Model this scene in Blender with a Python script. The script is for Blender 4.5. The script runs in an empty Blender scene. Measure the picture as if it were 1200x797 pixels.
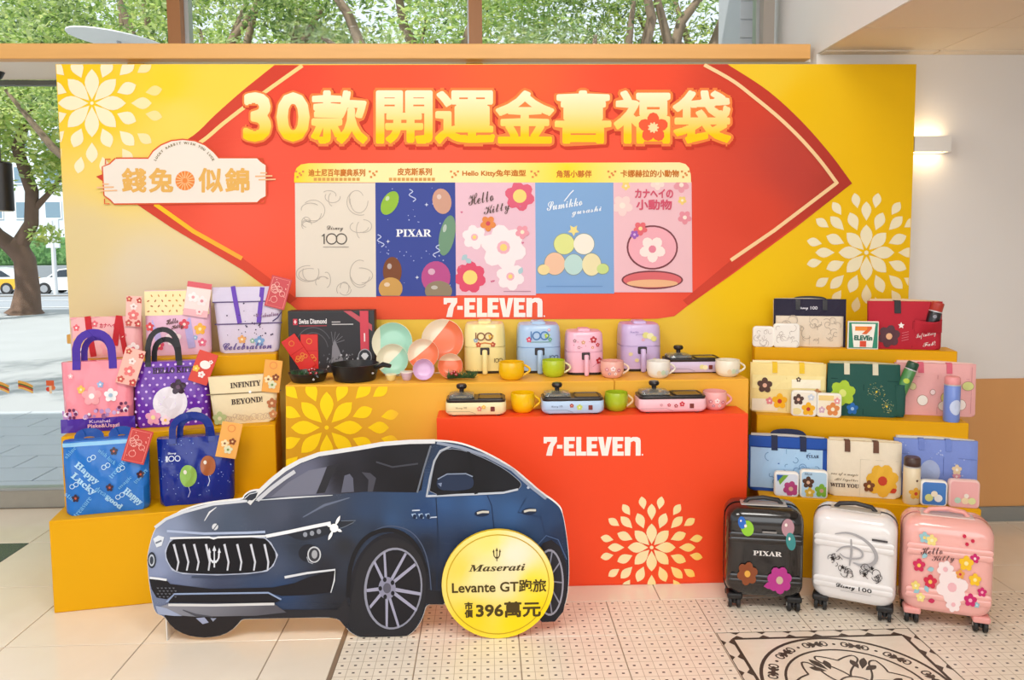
import bpy, bmesh, math, random
from mathutils import Vector, Matrix
random.seed(7)
S = bpy.context.scene
COL = S.collection
PI = math.pi

# ------------------------------------------------------------------ camera
FPX = 897.0                                   # focal length in pixels of a 1200 px wide frame
PITCH, YAW, ROLL, EYE = math.radians(4.63), math.radians(1.9), math.radians(.443), 1.48
FW = Vector((math.sin(YAW)*math.cos(PITCH), math.cos(YAW)*math.cos(PITCH), -math.sin(PITCH)))
_r0 = Vector((math.cos(YAW), -math.sin(YAW), 0)); _u0 = _r0.cross(FW)
RT = math.cos(ROLL)*_r0 - math.sin(ROLL)*_u0
UP = math.sin(ROLL)*_r0 + math.cos(ROLL)*_u0
cd = bpy.data.cameras.new('camera'); cam = bpy.data.objects.new('camera', cd); COL.objects.link(cam)
cd.sensor_width = 36; cd.lens = 36*FPX/1200; cd.shift_y = -41.1/1200; cd.clip_end = 500; cd.clip_start = .05
mw = Matrix.Identity(4)
for i in range(3):
    mw[i][0], mw[i][1], mw[i][2] = RT[i], UP[i], -FW[i]
mw[2][3] = EYE
cam.matrix_world = mw
S.camera = cam

# ------------------------------------------------------------------ world, sun, large lights, exposure
S.view_settings.view_transform = 'Standard'; S.view_settings.look = 'None'
S.view_settings.gamma = 1; S.view_settings.use_curve_mapping = False
S.view_settings.exposure = -0.06
wd = bpy.data.worlds.new('sky'); S.world = wd; wd.use_nodes = True
bgn = wd.node_tree.nodes['Background']
bgn.inputs[0].default_value = (.84, .92, 1.0, 1); bgn.inputs[1].default_value = 1.25
sl = bpy.data.lights.new('sun', 'SUN'); sl.energy = 5.0; sl.angle = math.radians(1.2); sl.color = (1, .95, .86)
so = bpy.data.objects.new('sun_offscreen', sl); COL.objects.link(so)
so.rotation_euler = Vector((.35, .62, -1)).to_track_quat('-Z', 'Y').to_euler()
def area(name, loc, target, sx, sy, power, col):
    l = bpy.data.lights.new(name, 'AREA'); l.shape = 'RECTANGLE'; l.size = sx; l.size_y = sy; l.energy = power; l.color = col
    o = bpy.data.objects.new(name, l); COL.objects.link(o); o.location = loc
    o.rotation_euler = (Vector(target)-Vector(loc)).to_track_quat('-Z', 'Y').to_euler()
    return o
area('ceiling_lamp_offscreen', (-1.4, .7, 3.45), (-1.2, 2.0, 0), 1.2, 1.2, 60, (1, .97, .92))
area('ceiling_lamp_offscreen', (.7, .7, 3.45), (.6, 2.0, 0), 1.2, 1.2, 60, (1, .97, .92))
area('front_fill_offscreen', (.2, -6.0, 1.8), (.2, 3.6, 1.2), 8.0, 3.2, 175, (1, .985, .96))  # added front fill light, unseen behind the camera at the open rear

# ------------------------------------------------------------------ helpers
def at_y(px, py, Y):                          # the point of the vertical plane Y behind a pixel
    d = FW*FPX + RT*(px-600) - UP*(py-357.4)
    return Vector((0, 0, EYE)) + d*(Y/d.y)
def at_z(px, py, z=0.0):                      # the point of the level plane z behind a pixel
    d = FW*FPX + RT*(px-600) - UP*(py-357.4)
    return Vector((0, 0, EYE)) + d*((z-EYE)/d.z)
def mpp(p):                                   # metres per pixel at a point
    return (Vector(p)-Vector((0, 0, EYE))).dot(FW)/FPX
def lin(c):
    return c/12.92 if c <= .04045 else ((c+.055)/1.055)**2.4
_hc = {}
def H(h):
    if h not in _hc: _hc[h] = _H(h)
    return _hc[h]
def _H(h):
    h = h.lstrip('#')
    if len(h) == 3: h = ''.join(c*2 for c in h)
    return tuple(lin(int(h[i:i+2], 16)/255) for i in (0, 2, 4))
def mix(a, b, t):
    t = max(0, min(1, t)); return tuple(x+(y-x)*t for x, y in zip(a, b))

_mats = {}
def mat(name, col=None, rough=.5, metal=0, noise=0.0, nscale=40, bump=0.0, bscale=60, coat=0, emit=None, estr=0, spec=.5, trans=0, sheen=0):
    if name in _mats: return _mats[name]
    m = bpy.data.materials.new(name); m.use_nodes = True
    nt = m.node_tree; b = nt.nodes['Principled BSDF']
    if isinstance(col, str): col = H(col)
    b.inputs['Roughness'].default_value = rough; b.inputs['Metallic'].default_value = metal
    b.inputs['Specular IOR Level'].default_value = spec
    if coat: b.inputs['Coat Weight'].default_value = coat; b.inputs['Coat Roughness'].default_value = .08
    if trans: b.inputs['Transmission Weight'].default_value = trans
    if sheen: b.inputs['Sheen Weight'].default_value = sheen
    if emit: b.inputs['Emission Color'].default_value = (*H(emit), 1); b.inputs['Emission Strength'].default_value = estr
    if col is None:
        a = nt.nodes.new('ShaderNodeAttribute'); a.attribute_name = 'Col'
        nt.links.new(a.outputs['Color'], b.inputs['Base Color'])
    elif noise > 0:
        tc = nt.nodes.new('ShaderNodeTexCoord'); n = nt.nodes.new('ShaderNodeTexNoise'); n.inputs['Scale'].default_value = nscale
        n.inputs['Detail'].default_value = 3
        mx = nt.nodes.new('ShaderNodeMix'); mx.data_type = 'RGBA'
        mx.inputs[6].default_value = (*[min(1, c*(1+noise)) for c in col], 1); mx.inputs[7].default_value = (*[c*(1-noise) for c in col], 1)
        nt.links.new(tc.outputs['Object'], n.inputs['Vector']); nt.links.new(n.outputs['Fac'], mx.inputs[0]); nt.links.new(mx.outputs[2], b.inputs['Base Color'])
    else:
        b.inputs['Base Color'].default_value = (*col, 1)
    if bump > 0:
        tc = nt.nodes.new('ShaderNodeTexCoord'); n = nt.nodes.new('ShaderNodeTexNoise'); n.inputs['Scale'].default_value = bscale
        n.inputs['Detail'].default_value = 4
        bp = nt.nodes.new('ShaderNodeBump'); bp.inputs['Strength'].default_value = bump; bp.inputs['Distance'].default_value = .01
        nt.links.new(tc.outputs['Object'], n.inputs['Vector']); nt.links.new(n.outputs['Fac'], bp.inputs['Height']); nt.links.new(bp.outputs['Normal'], b.inputs['Normal'])
    _mats[name] = m
    return m
PRINT = mat('print_matte', None, .6, spec=.25)
GLOSSPRINT = mat('print_gloss', None, .25, coat=.15, spec=.25)
SATIN = mat('print_satin', None, .4, spec=.3)
def M(hexcol, rough=.5, metal=0, **k):
    return mat('m_%s_%s_%s_%s' % (hexcol.lstrip('#'), rough, metal, '_'.join('%s%s' % (a, k[a]) for a in sorted(k))), hexcol, rough, metal, **k)

def twotone(name, ca, cb, ang, off, rough=.25):
    m = bpy.data.materials.new(name); m.use_nodes = True; nt = m.node_tree; b = nt.nodes['Principled BSDF']
    tc = nt.nodes.new('ShaderNodeTexCoord'); d = nt.nodes.new('ShaderNodeVectorMath'); d.operation = 'DOT_PRODUCT'
    d.inputs[1].default_value = (math.cos(ang), 0, math.sin(ang))
    g = nt.nodes.new('ShaderNodeMath'); g.operation = 'GREATER_THAN'; g.inputs[1].default_value = off
    mx = nt.nodes.new('ShaderNodeMix'); mx.data_type = 'RGBA'; mx.inputs[6].default_value = (*H(ca), 1); mx.inputs[7].default_value = (*H(cb), 1)
    nt.links.new(tc.outputs['Object'], d.inputs[0]); nt.links.new(d.outputs['Value'], g.inputs[0]); nt.links.new(g.outputs[0], mx.inputs[0]); nt.links.new(mx.outputs[2], b.inputs['Base Color'])
    b.inputs['Roughness'].default_value = rough
    return m

def thing(name, label, cat, loc=(0, 0, 0), rotz=0, group=None, rotx=0, roty=0):
    o = bpy.data.objects.new(name, None); COL.objects.link(o); o.empty_display_size = .05
    o.location = loc; o.rotation_euler = (rotx, roty, rotz); o['label'] = label; o['category'] = cat
    if group: o['group'] = group
    return o
def tag(o, label=None, cat=None, group=None, kind=None):
    if label: o['label'] = label
    if cat: o['category'] = cat
    if group: o['group'] = group
    if kind: o['kind'] = kind
    return o
def struct(o, label=None): o['kind'] = 'structure'; return tag(o, label)
def obj(name, verts, faces, m, parent=None, smooth=False, cols=None, angle=None):
    me = bpy.data.meshes.new(name); me.from_pydata([tuple(v) for v in verts], [], [tuple(f) for f in faces])
    if cols:
        ca = me.color_attributes.new('Col', 'FLOAT_COLOR', 'POINT')
        for i, c in enumerate(cols): ca.data[i].color = (c[0], c[1], c[2], 1)
    if m: me.materials.append(m)
    me.update()
    o = bpy.data.objects.new(name, me); COL.objects.link(o)
    if parent: o.parent = parent
    if smooth:
        for p in me.polygons: p.use_smooth = True
        if angle: 
            try: me.set_sharp_from_angle(angle=math.radians(angle))
            except Exception: pass
    return o
class MB:
    def __init__(s): s.v = []; s.f = []
    def add(s, v, f):
        n = len(s.v); s.v += [tuple(p) for p in v]; s.f += [tuple(i+n for i in q) for q in f]; return s
    def box(s, x0, x1, y0, y1, z0, z1):
        v = [(x, y, z) for z in (z0, z1) for y in (y0, y1) for x in (x0, x1)]
        return s.add(v, [(0, 2, 3, 1), (4, 5, 7, 6), (0, 1, 5, 4), (2, 6, 7, 3), (0, 4, 6, 2), (1, 3, 7, 5)])
    def bbox(s, x0, x1, y0, y1, z0, z1, b=.005, seg=2):
        bm = bmesh.new(); bmesh.ops.create_cube(bm, size=1)
        for v in bm.verts: v.co = Vector((x0 if v.co.x < 0 else x1, y0 if v.co.y < 0 else y1, z0 if v.co.z < 0 else z1))
        bmesh.ops.bevel(bm, geom=bm.edges[:], offset=b, segments=seg, profile=.5, affect='EDGES')
        bm.verts.index_update(); s.add([v.co[:] for v in bm.verts], [[v.index for v in f.verts] for f in bm.faces]); bm.free(); return s
    def lathe(s, prof, n=24, c=(0, 0, 0), axis='z', cap=True):
        v = []; f = []
        for (r, z) in prof:
            for i in range(n):
                a = 2*PI*i/n; p = (r*math.cos(a), r*math.sin(a), z)
                if axis == 'y': p = (p[0], p[2], p[1])
                if axis == 'x': p = (p[2], p[0], p[1])
                v.append((p[0]+c[0], p[1]+c[1], p[2]+c[2]))
        for k in range(len(prof)-1):
            for i in range(n):
                j = (i+1) % n; f.append((k*n+i, k*n+j, (k+1)*n+j, (k+1)*n+i))
        if cap:
            if prof[0][0] > 1e-5: f.append(tuple(range(n-1, -1, -1)))
            if prof[-1][0] > 1e-5: f.append(tuple((len(prof)-1)*n+i for i in range(n)))
        return s.add(v, f)
    def tube(s, pts, r, n=8, closed=False):
        pts = [Vector(p) for p in pts]; v = []; f = []; m = len(pts)
        rs = r if isinstance(r, (list, tuple)) else [r]*m
        up = Vector((.123, .31, .94))
        for i, p in enumerate(pts):
            t = (pts[(i+1) % m] if (closed or i < m-1) else p) - (pts[i-1] if (closed or i > 0) else p)
            t.normalize(); a = t.cross(up)
            if a.length < 1e-3: a = t.cross(Vector((1, 0, 0)))
            a.normalize(); b = t.cross(a); up = -b if False else up
            for k in range(n):
                q = 2*PI*k/n; v.append(p+a*(rs[i]*math.cos(q))+b*(rs[i]*math.sin(q)))
        for i in range(m if closed else m-1):
            for k in range(n):
                j = (i+1) % m; l = (k+1) % n; f.append((i*n+k, i*n+l, j*n+l, j*n+k))
        if not closed: f.append(tuple(range(n-1, -1, -1))); f.append(tuple((m-1)*n+k for k in range(n)))
        return s.add(v, f)
    def ribbon(s, pts, w, t=.002, side=(1, 0, 0)):       # flat strap along a path
        pts = [Vector(p) for p in pts]; side = Vector(side); v = []; f = []; m = len(pts)
        for i, p in enumerate(pts):
            tg = pts[min(i+1, m-1)]-pts[max(i-1, 0)]; tg.normalize()
            sd = side - tg*side.dot(tg)
            if sd.length < .2: sd = Vector((0, 0, 1)) - tg*tg.z
            sd.normalize()
            nn = tg.cross(sd)
            for a, b in ((-1, -1), (1, -1), (1, 1), (-1, 1)): v.append(p+sd*(a*w/2)+nn*(b*t/2))
        for i in range(m-1):
            for k in range(4): l = (k+1) % 4; f.append((i*4+k, i*4+l, i*4+4+l, i*4+4+k))
        f.append((3, 2, 1, 0)); f.append(tuple(4*(m-1)+k for k in range(4)))
        return s.add(v, f)
    def prism(s, poly, y0, y1):                            # (x,z) outline, from y0 (front) to y1
        n = len(poly)
        a = sum(poly[i][0]*poly[(i+1) % n][1]-poly[(i+1) % n][0]*poly[i][1] for i in range(n))
        if a < 0: poly = poly[::-1]
        v = [(x, y0, z) for x, z in poly]+[(x, y1, z) for x, z in poly]
        f = [tuple(range(n)), tuple(range(2*n-1, n-1, -1))]+[(i, i+n, (i+1) % n+n, (i+1) % n) for i in range(n)]
        return s.add(v, f)
    def rings(s, rings, cap=True):                         # loft of equal-length rings
        n = len(rings[0]); v = [p for r in rings for p in r]; f = []
        for k in range(len(rings)-1):
            for i in range(n): j = (i+1) % n; f.append((k*n+i, k*n+j, (k+1)*n+j, (k+1)*n+i))
        if cap: f.append(tuple(range(n-1, -1, -1))); f.append(tuple((len(rings)-1)*n+i for i in range(n)))
        return s.add(v, f)
    def build(s, name, m, parent=None, smooth=False, angle=35): return obj(name, s.v, s.f, m, parent, smooth, None, angle)
def rrect(w, h, r, n=5, cx=0, cz=0):
    r = min(r, w/2-1e-4, h/2-1e-4); o = []
    for qx, qz, a0 in ((1, -1, -90), (1, 1, 0), (-1, 1, 90), (-1, -1, 180)):
        for k in range(n+1):
            a = math.radians(a0+90*k/n); o.append((cx+qx*(w/2-r)+r*math.cos(a), cz+qz*(h/2-r)+r*math.sin(a)))
    return o

# ------------------------------------------------------------------ flat print
_txt = {}
def text_geo(s):
    if s in _txt: return _txt[s]
    c = bpy.data.curves.new('t', 'FONT'); c.body = s; c.size = 1; c.resolution_u = 3
    o = bpy.data.objects.new('t', c)
    me = bpy.data.meshes.new_from_object(o)
    v = [(p.co.x, p.co.y) for p in me.vertices]; f = [tuple(p.vertices) for p in me.polygons]
    cnt = {}
    for q in f:
        for i in range(len(q)):
            e = tuple(sorted((q[i], q[(i+1) % len(q)]))); cnt[e] = cnt.get(e, 0)+1
    b = [e for e in cnt if cnt[e] == 1]
    bpy.data.objects.remove(o); bpy.data.curves.remove(c); bpy.data.meshes.remove(me)
    _txt[s] = (v, f, b); return _txt[s]
def serif(s, base=0x1D400):
    r = ''
    for ch in s:
        if 'A' <= ch <= 'Z': r += chr(base+ord(ch)-65)
        elif 'a' <= ch <= 'z': r += chr(base+26+ord(ch)-97)
        else: r += ch
    return r
def script(s): return serif(s, 0x1D4D0)
def ital(s): return serif(s, 0x1D468)
def clip(poly, x0, x1, y0, y1):
    for ax, lim, sg in ((0, x0, 1), (0, x1, -1), (1, y0, 1), (1, y1, -1)):
        out = []
        for i in range(len(poly)):
            p, q = poly[i], poly[(i+1) % len(poly)]
            a, b = (p[ax]-lim)*sg, (q[ax]-lim)*sg
            if a >= 0: out.append(p)
            if (a >= 0) != (b >= 0):
                t = a/(a-b); out.append((p[0]+(q[0]-p[0])*t, p[1]+(q[1]-p[1])*t))
        poly = out
        if len(poly) < 3: return []
    return poly
class Print:
    """flat coloured shapes; mapf turns drawing coordinates into local (x, z); down=True when drawn with y pointing down"""
    def __init__(s, mapf=None, down=False): s.v = []; s.f = []; s.c = []; s.m = mapf or (lambda a, b: (a, b)); s.sg = -1 if down else 1; s.clip = None; s.k = 0; s.sub = 0; s.lclip = None
    def _c(s, col, a, b):
        c = col(a, b) if callable(col) else col
        return H(c) if isinstance(c, str) else c
    def raw(s, pts, faces, col, layer=1):
        n = len(s.v); s.k = (s.k+1) % 25; layer += s.k*.028    # every shape sits a hair above the one before
        for a, b in pts:
            x, z = s.m(a, b); s.v.append((x, layer, z)); s.c.append(s._c(col, a, b))
        s.f += [tuple(i+n for i in q) for q in faces]
    def poly(s, pts, col, layer=1):
        if s.lclip:                                          # cut at the board's own edges
            n = len(pts); c = s._c(col, sum(p[0] for p in pts)/n, sum(p[1] for p in pts)/n); q = clip([s.m(*p) for p in pts], *s.lclip)
            if q: m = s.m; s.m = lambda a, b: (a, b); s.raw(q, [range(len(q))], c, layer); s.m = m
            return
        if s.clip:
            pts = clip(pts, *s.clip)
            if not pts: return
        if s.sub and max(p[0] for p in pts)-min(p[0] for p in pts) > s.sub:      # rings, so that a big shape can follow a curved face
            n = len(pts); ca, cb = sum(p[0] for p in pts)/n, sum(p[1] for p in pts)/n
            q = [(ca+(a-ca)*f, cb+(b-cb)*f) for f in (1, .72, .4) for a, b in pts]
            s.raw(q, [(r*n+i, r*n+(i+1) % n, (r+1)*n+(i+1) % n, (r+1)*n+i) for r in (0, 1) for i in range(n)]+[tuple(2*n+i for i in range(n))], col, layer)
            return
        s.raw(pts, [range(len(pts))], col, layer)
    def rect(s, a0, b0, a1, b1, col, layer=1, nx=1, ny=1):
        pts = [(a0+(a1-a0)*i/nx, b0+(b1-b0)*j/ny) for j in range(ny+1) for i in range(nx+1)]
        s.raw(pts, [(j*(nx+1)+i, j*(nx+1)+i+1, (j+1)*(nx+1)+i+1, (j+1)*(nx+1)+i) for j in range(ny) for i in range(nx)], col, layer)
    def ell(s, a, b, rx, ry, col, layer=1, n=18, rot=0):
        c, d = math.cos(rot), math.sin(rot)
        s.poly([(a+rx*math.cos(2*PI*i/n)*c-ry*math.sin(2*PI*i/n)*d, b+rx*math.cos(2*PI*i/n)*d+ry*math.sin(2*PI*i/n)*c) for i in range(n)], col, layer)
    def disc(s, a, b, r, col, layer=1, n=16): s.ell(a, b, r, r, col, layer, n)
    def ring(s, a, b, r, w, col, layer=1, n=40, ry=None, a0=0, a1=360):
        ry = ry or r
        s.stroke([(a+r*math.cos(math.radians(a0+(a1-a0)*i/n)), b+ry*math.sin(math.radians(a0+(a1-a0)*i/n))) for i in range(n+1)], w, col, layer)
    def stroke(s, pts, w, col, layer=1, taper=False):
        n = len(pts); L = []; R = []
        for i, (a, b) in enumerate(pts):
            p, q = pts[max(i-1, 0)], pts[min(i+1, n-1)]
            dx, dy = q[0]-p[0], q[1]-p[1]; l = math.hypot(dx, dy) or 1
            ww = (w[i] if isinstance(w, (list, tuple)) else w)/2
            if taper: ww *= max(.15, math.sin(PI*(i+.3)/(n-.4)))
            L.append((a-dy/l*ww, b+dx/l*ww)); R.append((a+dy/l*ww, b-dx/l*ww))
        pp = L+R; s.raw(pp, [(i, i+1, n+i+1, n+i) for i in range(n-1)], col, layer)
    def petal(s, a, b, ang, r0, r1, w, col, layer=1, n=7):
        c, d = math.cos(ang), math.sin(ang); p = []
        for sg in (1, -1):
            for k in range(n+1):
                t = k/n if sg > 0 else 1-k/n
                if sg < 0 and (k == 0 or k == n): continue
                rr = r0+(r1-r0)*t; hw = w*math.sin(PI*t**1.22)**.9*sg
                p.append((a+rr*c-hw*d, b+rr*d+hw*c))
        s.poly(p, col, layer)
    def burst(s, a, b, R, col, layer=1):
        f = R/62.
        for k in range(8):
            q = k*PI/4
            s.petal(a, b, q, 4*f, 29*f, 6.4*f, col, layer); s.petal(a, b, q+PI/8, 25*f, 45*f, 5.6*f, col, layer); s.petal(a, b, q, 33*f, 53*f, 5.2*f, col, layer)
        for k in range(16): s.petal(a, b, PI/16+k*PI/8, 47*f, 63*f, 4.6*f, col, layer)
        s.disc(a, b, 2.2*f, col, layer)
    def flower(s, a, b, r, col, c2, layer=1, n=5, rot=.3):
        for k in range(n):
            q = rot+2*PI*k/n; s.ell(a+.55*r*math.cos(q), b+.55*r*math.sin(q), .5*r, .42*r, col, layer, 10, q)
        s.disc(a, b, .5*r, col, layer, 10); s.disc(a, b, .3*r, c2, layer+1, 10)
    def leaf(s, a, b, r, ang, col, layer=1): s.petal(a, b, ang, 0, r, r*.32, col, layer)
    def star(s, a, b, r, col, layer=1, k=.35, n=4):
        s.poly([(a+(r if i % 2 == 0 else r*k)*math.cos(PI*i/n+PI/2), b+(r if i % 2 == 0 else r*k)*math.sin(PI*i/n+PI/2)) for i in range(2*n)], col, layer)
    def heart(s, a, b, r, col, layer=1):
        s.poly([(a+r*(16*math.sin(t)**3)/17, b+s.sg*r*(13*math.cos(t)-5*math.cos(2*t)-2*math.cos(3*t)-math.cos(4*t))/17) for t in [2*PI*i/20 for i in range(20)]], col, layer)
    def text(s, t, a, b, h=None, w=None, col='#000000', bold=0, layer=1, rot=0, shear=0, jitter=None):
        v, f, e = text_geo(t)
        if not v: return
        x0, x1 = min(p[0] for p in v), max(p[0] for p in v); y0, y1 = min(p[1] for p in v), max(p[1] for p in v)
        sx = w/(x1-x0) if w else h/(y1-y0); sy = h/(y1-y0) if h else sx
        c, d = math.cos(rot), math.sin(rot)
        def tr(p):
            gx = (p[0]-(x0+x1)/2)*sx; gy = (p[1]-(y0+y1)/2)*sy; gx += gy*shear
            return (a+gx*c-gy*d, b+s.sg*(gx*d+gy*c))
        q = [tr(p) for p in v]
        if not bold: s.raw(q, f, col, layer); return
        r = bold/2; seg = [(*q[i], *q[j]) for i, j in e]
        ya, yb = min(p[1] for p in q)-r, max(p[1] for p in q)+r; n = max(14, min(120, int((yb-ya)/(r*.42))))
        def runs(y):
            iv = []; xs = []
            for ax, ay, bx, by in seg:
                if (ay > y) != (by > y): xs.append(ax+(bx-ax)*(y-ay)/(by-ay))
                if min(ay, by)-r >= y or max(ay, by)+r <= y: continue
                lo, hi = 1e9, -1e9
                for px, py in ((ax, ay), (bx, by)):
                    dd = r*r-(y-py)**2
                    if dd > 0: dd = dd**.5; lo = min(lo, px-dd); hi = max(hi, px+dd)
                dx, dy = bx-ax, by-ay; l = math.hypot(dx, dy)
                if l > 1e-9:
                    nx, ny = -dy/l*r, dx/l*r; c4 = ((ax+nx, ay+ny), (bx+nx, by+ny), (bx-nx, by-ny), (ax-nx, ay-ny))
                    for k in range(4):
                        (x0, y0), (x1, y1) = c4[k], c4[(k+1) % 4]
                        if (y0 > y) != (y1 > y): x = x0+(x1-x0)*(y-y0)/(y1-y0); lo = min(lo, x); hi = max(hi, x)
                if hi > lo: iv.append((lo, hi))
            xs.sort(); iv += [(xs[k], xs[k+1]) for k in range(0, len(xs)-1, 2)]; iv.sort(); out = []
            for lo, hi in iv:
                if out and lo <= out[-1][1]: out[-1][1] = max(out[-1][1], hi)
                else: out.append([lo, hi])
            return out
        pts = []; fc = []; ys = [ya+(yb-ya)*k/n for k in range(n+1)]; rr = [runs(min(max(y, ya+1e-4*r), yb-1e-4*r)) for y in ys]
        for k in range(n):
            A, B = rr[k], rr[k+1]
            if len(A) != len(B) or any(a[1] < b[0] or b[1] < a[0] for a, b in zip(A, B)): A = B = runs((ys[k]+ys[k+1])/2)
            for a, b in zip(A, B):
                m = len(pts); pts += [(a[0], ys[k]), (a[1], ys[k]), (b[1], ys[k+1]), (b[0], ys[k+1])]; fc.append((m, m+1, m+2, m+3))
        s.raw(pts, fc, col, layer)
    def seveneleven(s, a, b, w, h, col, layer=1):           # a, b = top left corner; drawn y down
        def P(pts): s.poly([(a+w*x, b-s.sg*h*y) for x, y in pts], col, layer)
        P([(0, 0), (.135, 0), (.135, .24), (.10, .52), (.085, 1), (.025, 1), (.045, .55), (.075, .26), (.035, .26), (.03, .34), (0, .34)])
        P([(.135, .42), (.19, .42), (.19, .62), (.135, .62)])
        def E(x):
            P([(x, 0), (x+.11, 0), (x+.11, .22), (x+.05, .22), (x+.05, .39), (x+.10, .39), (x+.10, .60), (x+.05, .60), (x+.05, .78), (x+.115, .78), (x+.115, 1), (x, 1)])
        E(.205); E(.435); E(.695)
        P([(.33, 0), (.38, 0), (.38, .78), (.43, .78), (.43, 1), (.33, 1)])
        P([(.55, 0), (.603, 0), (.62, .62), (.64, 0), (.69, 0), (.65, 1), (.588, 1)])
        P([(.82, 0), (.875, 0), (.875, .06), (.90, .0), (.945, 0), (.972, .07), (.98, .2), (.98, 1), (.93, 1), (.93, .28), (.91, .21), (.88, .28), (.875, 1), (.82, 1)])
        s.disc(a+w*.998, b-s.sg*h*.95, h*.045, col, layer, 8)
    def build(s, name, parent=None, y=0, m=None, warp=None, step=.001, flat=False):
        if flat: vv = [(x, z, y+step*l) for x, l, z in s.v]
        else: vv = [(x, (warp(x, z) if warp else y)-step*l-.0004, z) for x, l, z in s.v]
        o = obj(name, vv, s.f, m or PRINT, parent, False, s.c)
        if name in ('print', 'lid_print'): o['kind'] = 'stuff'
        return o
# ================================================================== THE SETTING
def marble(name, base, vein, rough=.16, scale=3.0, amt=.35):
    m = bpy.data.materials.new(name); m.use_nodes = True; nt = m.node_tree; b = nt.nodes['Principled BSDF']
    tc = nt.nodes.new('ShaderNodeTexCoord'); n = nt.nodes.new('ShaderNodeTexNoise'); n.inputs['Scale'].default_value = scale; n.inputs['Detail'].default_value = 6
    n.inputs['Distortion'].default_value = 1.2
    rp = nt.nodes.new('ShaderNodeValToRGB'); rp.color_ramp.elements[0].position = .35; rp.color_ramp.elements[1].position = .7
    rp.color_ramp.elements[0].color = (*mix(H(base), H(vein), amt), 1); rp.color_ramp.elements[1].color = (*H(base), 1)
    nt.links.new(tc.outputs['Object'], n.inputs['Vector']); nt.links.new(n.outputs['Fac'], rp.inputs[0]); nt.links.new(rp.outputs[0], b.inputs['Base Color'])
    b.inputs['Roughness'].default_value = rough
    return m
def mosaic_mat():
    m = bpy.data.materials.new('mosaic'); m.use_nodes = True; nt = m.node_tree; b = nt.nodes['Principled BSDF']
    tc = nt.nodes.new('ShaderNodeTexCoord'); sp = nt.nodes.new('ShaderNodeSeparateXYZ'); nt.links.new(tc.outputs['Object'], sp.inputs[0])
    def mth(op, a, v=None):
        n = nt.nodes.new('ShaderNodeMath'); n.operation = op
        if hasattr(a, 'is_output'): nt.links.new(a, n.inputs[0])
        else: n.inputs[0].default_value = a
        if v is not None:
            if hasattr(v, 'is_output'): nt.links.new(v, n.inputs[1])
            else: n.inputs[1].default_value = v
        return n.outputs[0]
    cell = .373/8; dd = []; ll = []
    for i, hw in ((0, .105), (1, .085)):
        fr = mth('FRACT', mth('MULTIPLY', sp.outputs[i], 1/cell))
        dist = mth('ABSOLUTE', mth('SUBTRACT', fr, .5))
        dd.append(mth('LESS_THAN', dist, hw)); ll.append(mth('GREATER_THAN', dist, .478))
    dot = mth('MULTIPLY', dd[0], dd[1]); line = mth('MAXIMUM', ll[0], ll[1])
    n = nt.nodes.new('ShaderNodeTexNoise'); n.inputs['Scale'].default_value = 22; nt.links.new(tc.outputs['Object'], n.inputs['Vector'])
    m0 = nt.nodes.new('ShaderNodeMix'); m0.data_type = 'RGBA'; m0.inputs[6].default_value = (*H('#f4eadb'), 1); m0.inputs[7].default_value = (*H('#e9dbc8'), 1); nt.links.new(n.outputs['Fac'], m0.inputs[0])
    m1 = nt.nodes.new('ShaderNodeMix'); m1.data_type = 'RGBA'; m1.inputs[7].default_value = (*H('#b9a892'), 1); nt.links.new(line, m1.inputs[0]); nt.links.new(m0.outputs[2], m1.inputs[6])
    m2 = nt.nodes.new('ShaderNodeMix'); m2.data_type = 'RGBA'; m2.inputs[7].default_value = (*H('#4a3a34'), 1); nt.links.new(dot, m2.inputs[0]); nt.links.new(m1.outputs[2], m2.inputs[6])
    nt.links.new(m2.outputs[2], b.inputs['Base Color']); b.inputs['Roughness'].default_value = .28
    return m
TILE = marble('tile_cream', '#f1e5d4', '#e3d2bd', .13)
DARKTILE = marble('tile_dark', '#48514f', '#39413f', .2)
MOSAIC = mosaic_mat()
GROUT = mat('grout', '#a08f7c', .8)
fl = struct(MB().box(-6, 5, -6, 4.34, -.08, -.003).build('floor', GROUT))
fl['label'] = 'cream polished tile floor with a dotted mosaic field'
_tm = {}
def tile(x0, x1, y0, y1, m, name='tile', ox=None, oy=None):
    g = .0022
    key = (round(x1-x0, 4), round(y1-y0, 4), m.name, None if ox is None else (round(x0-ox, 4), round(y0-oy, 4)))
    bx, by = (x0, y0) if ox is None else (ox, oy)
    if key not in _tm:
        o = MB().bbox(x0-bx+g, x1-bx-g, y0-by+g, y1-by-g, -.012, 0, .0012, 1).build(name, m, fl); _tm[key] = o.data
    else:
        o = bpy.data.objects.new(name, _tm[key]); COL.objects.link(o); o.parent = fl
    o.location = (bx, by, 0)
    return o
XK = [-.798+.5017*k for k in range(-5, 11)]
YJ = [.75, 1.26, 1.77, 2.28, 2.79, 3.30, 3.81, 4.32]
MX0, MY1 = -.545, 3.043
for i in range(len(XK)-1):
    for j in range(len(YJ)-1):
        x0, x1, y0, y1 = XK[i], XK[i+1], YJ[j], YJ[j+1]
        dark = abs(x1+2.303) < .01 and abs(y0-3.30) < .01
        if x1 <= MX0+.001 or y0 >= MY1: tile(x0, x1, y0, y1, DARKTILE if dark else TILE)
        else:
            if y1 > MY1 and x1 > MX0: tile(max(x0, MX0), x1, MY1, y1, TILE)
            if x0 < MX0 < x1: tile(x0, MX0-.014, y0, min(y1, 9), TILE)
MB().box(MX0-.014, MX0, .75, MY1, -.012, -.0005).build('border_strip', M('#8d7864', .4), fl)
MXs = [MX0]+[-.2655+.373*k for k in range(0, 13)]; MYs = [.902, 1.275, 1.648, 2.021, 2.394, 2.767, MY1]
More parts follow.
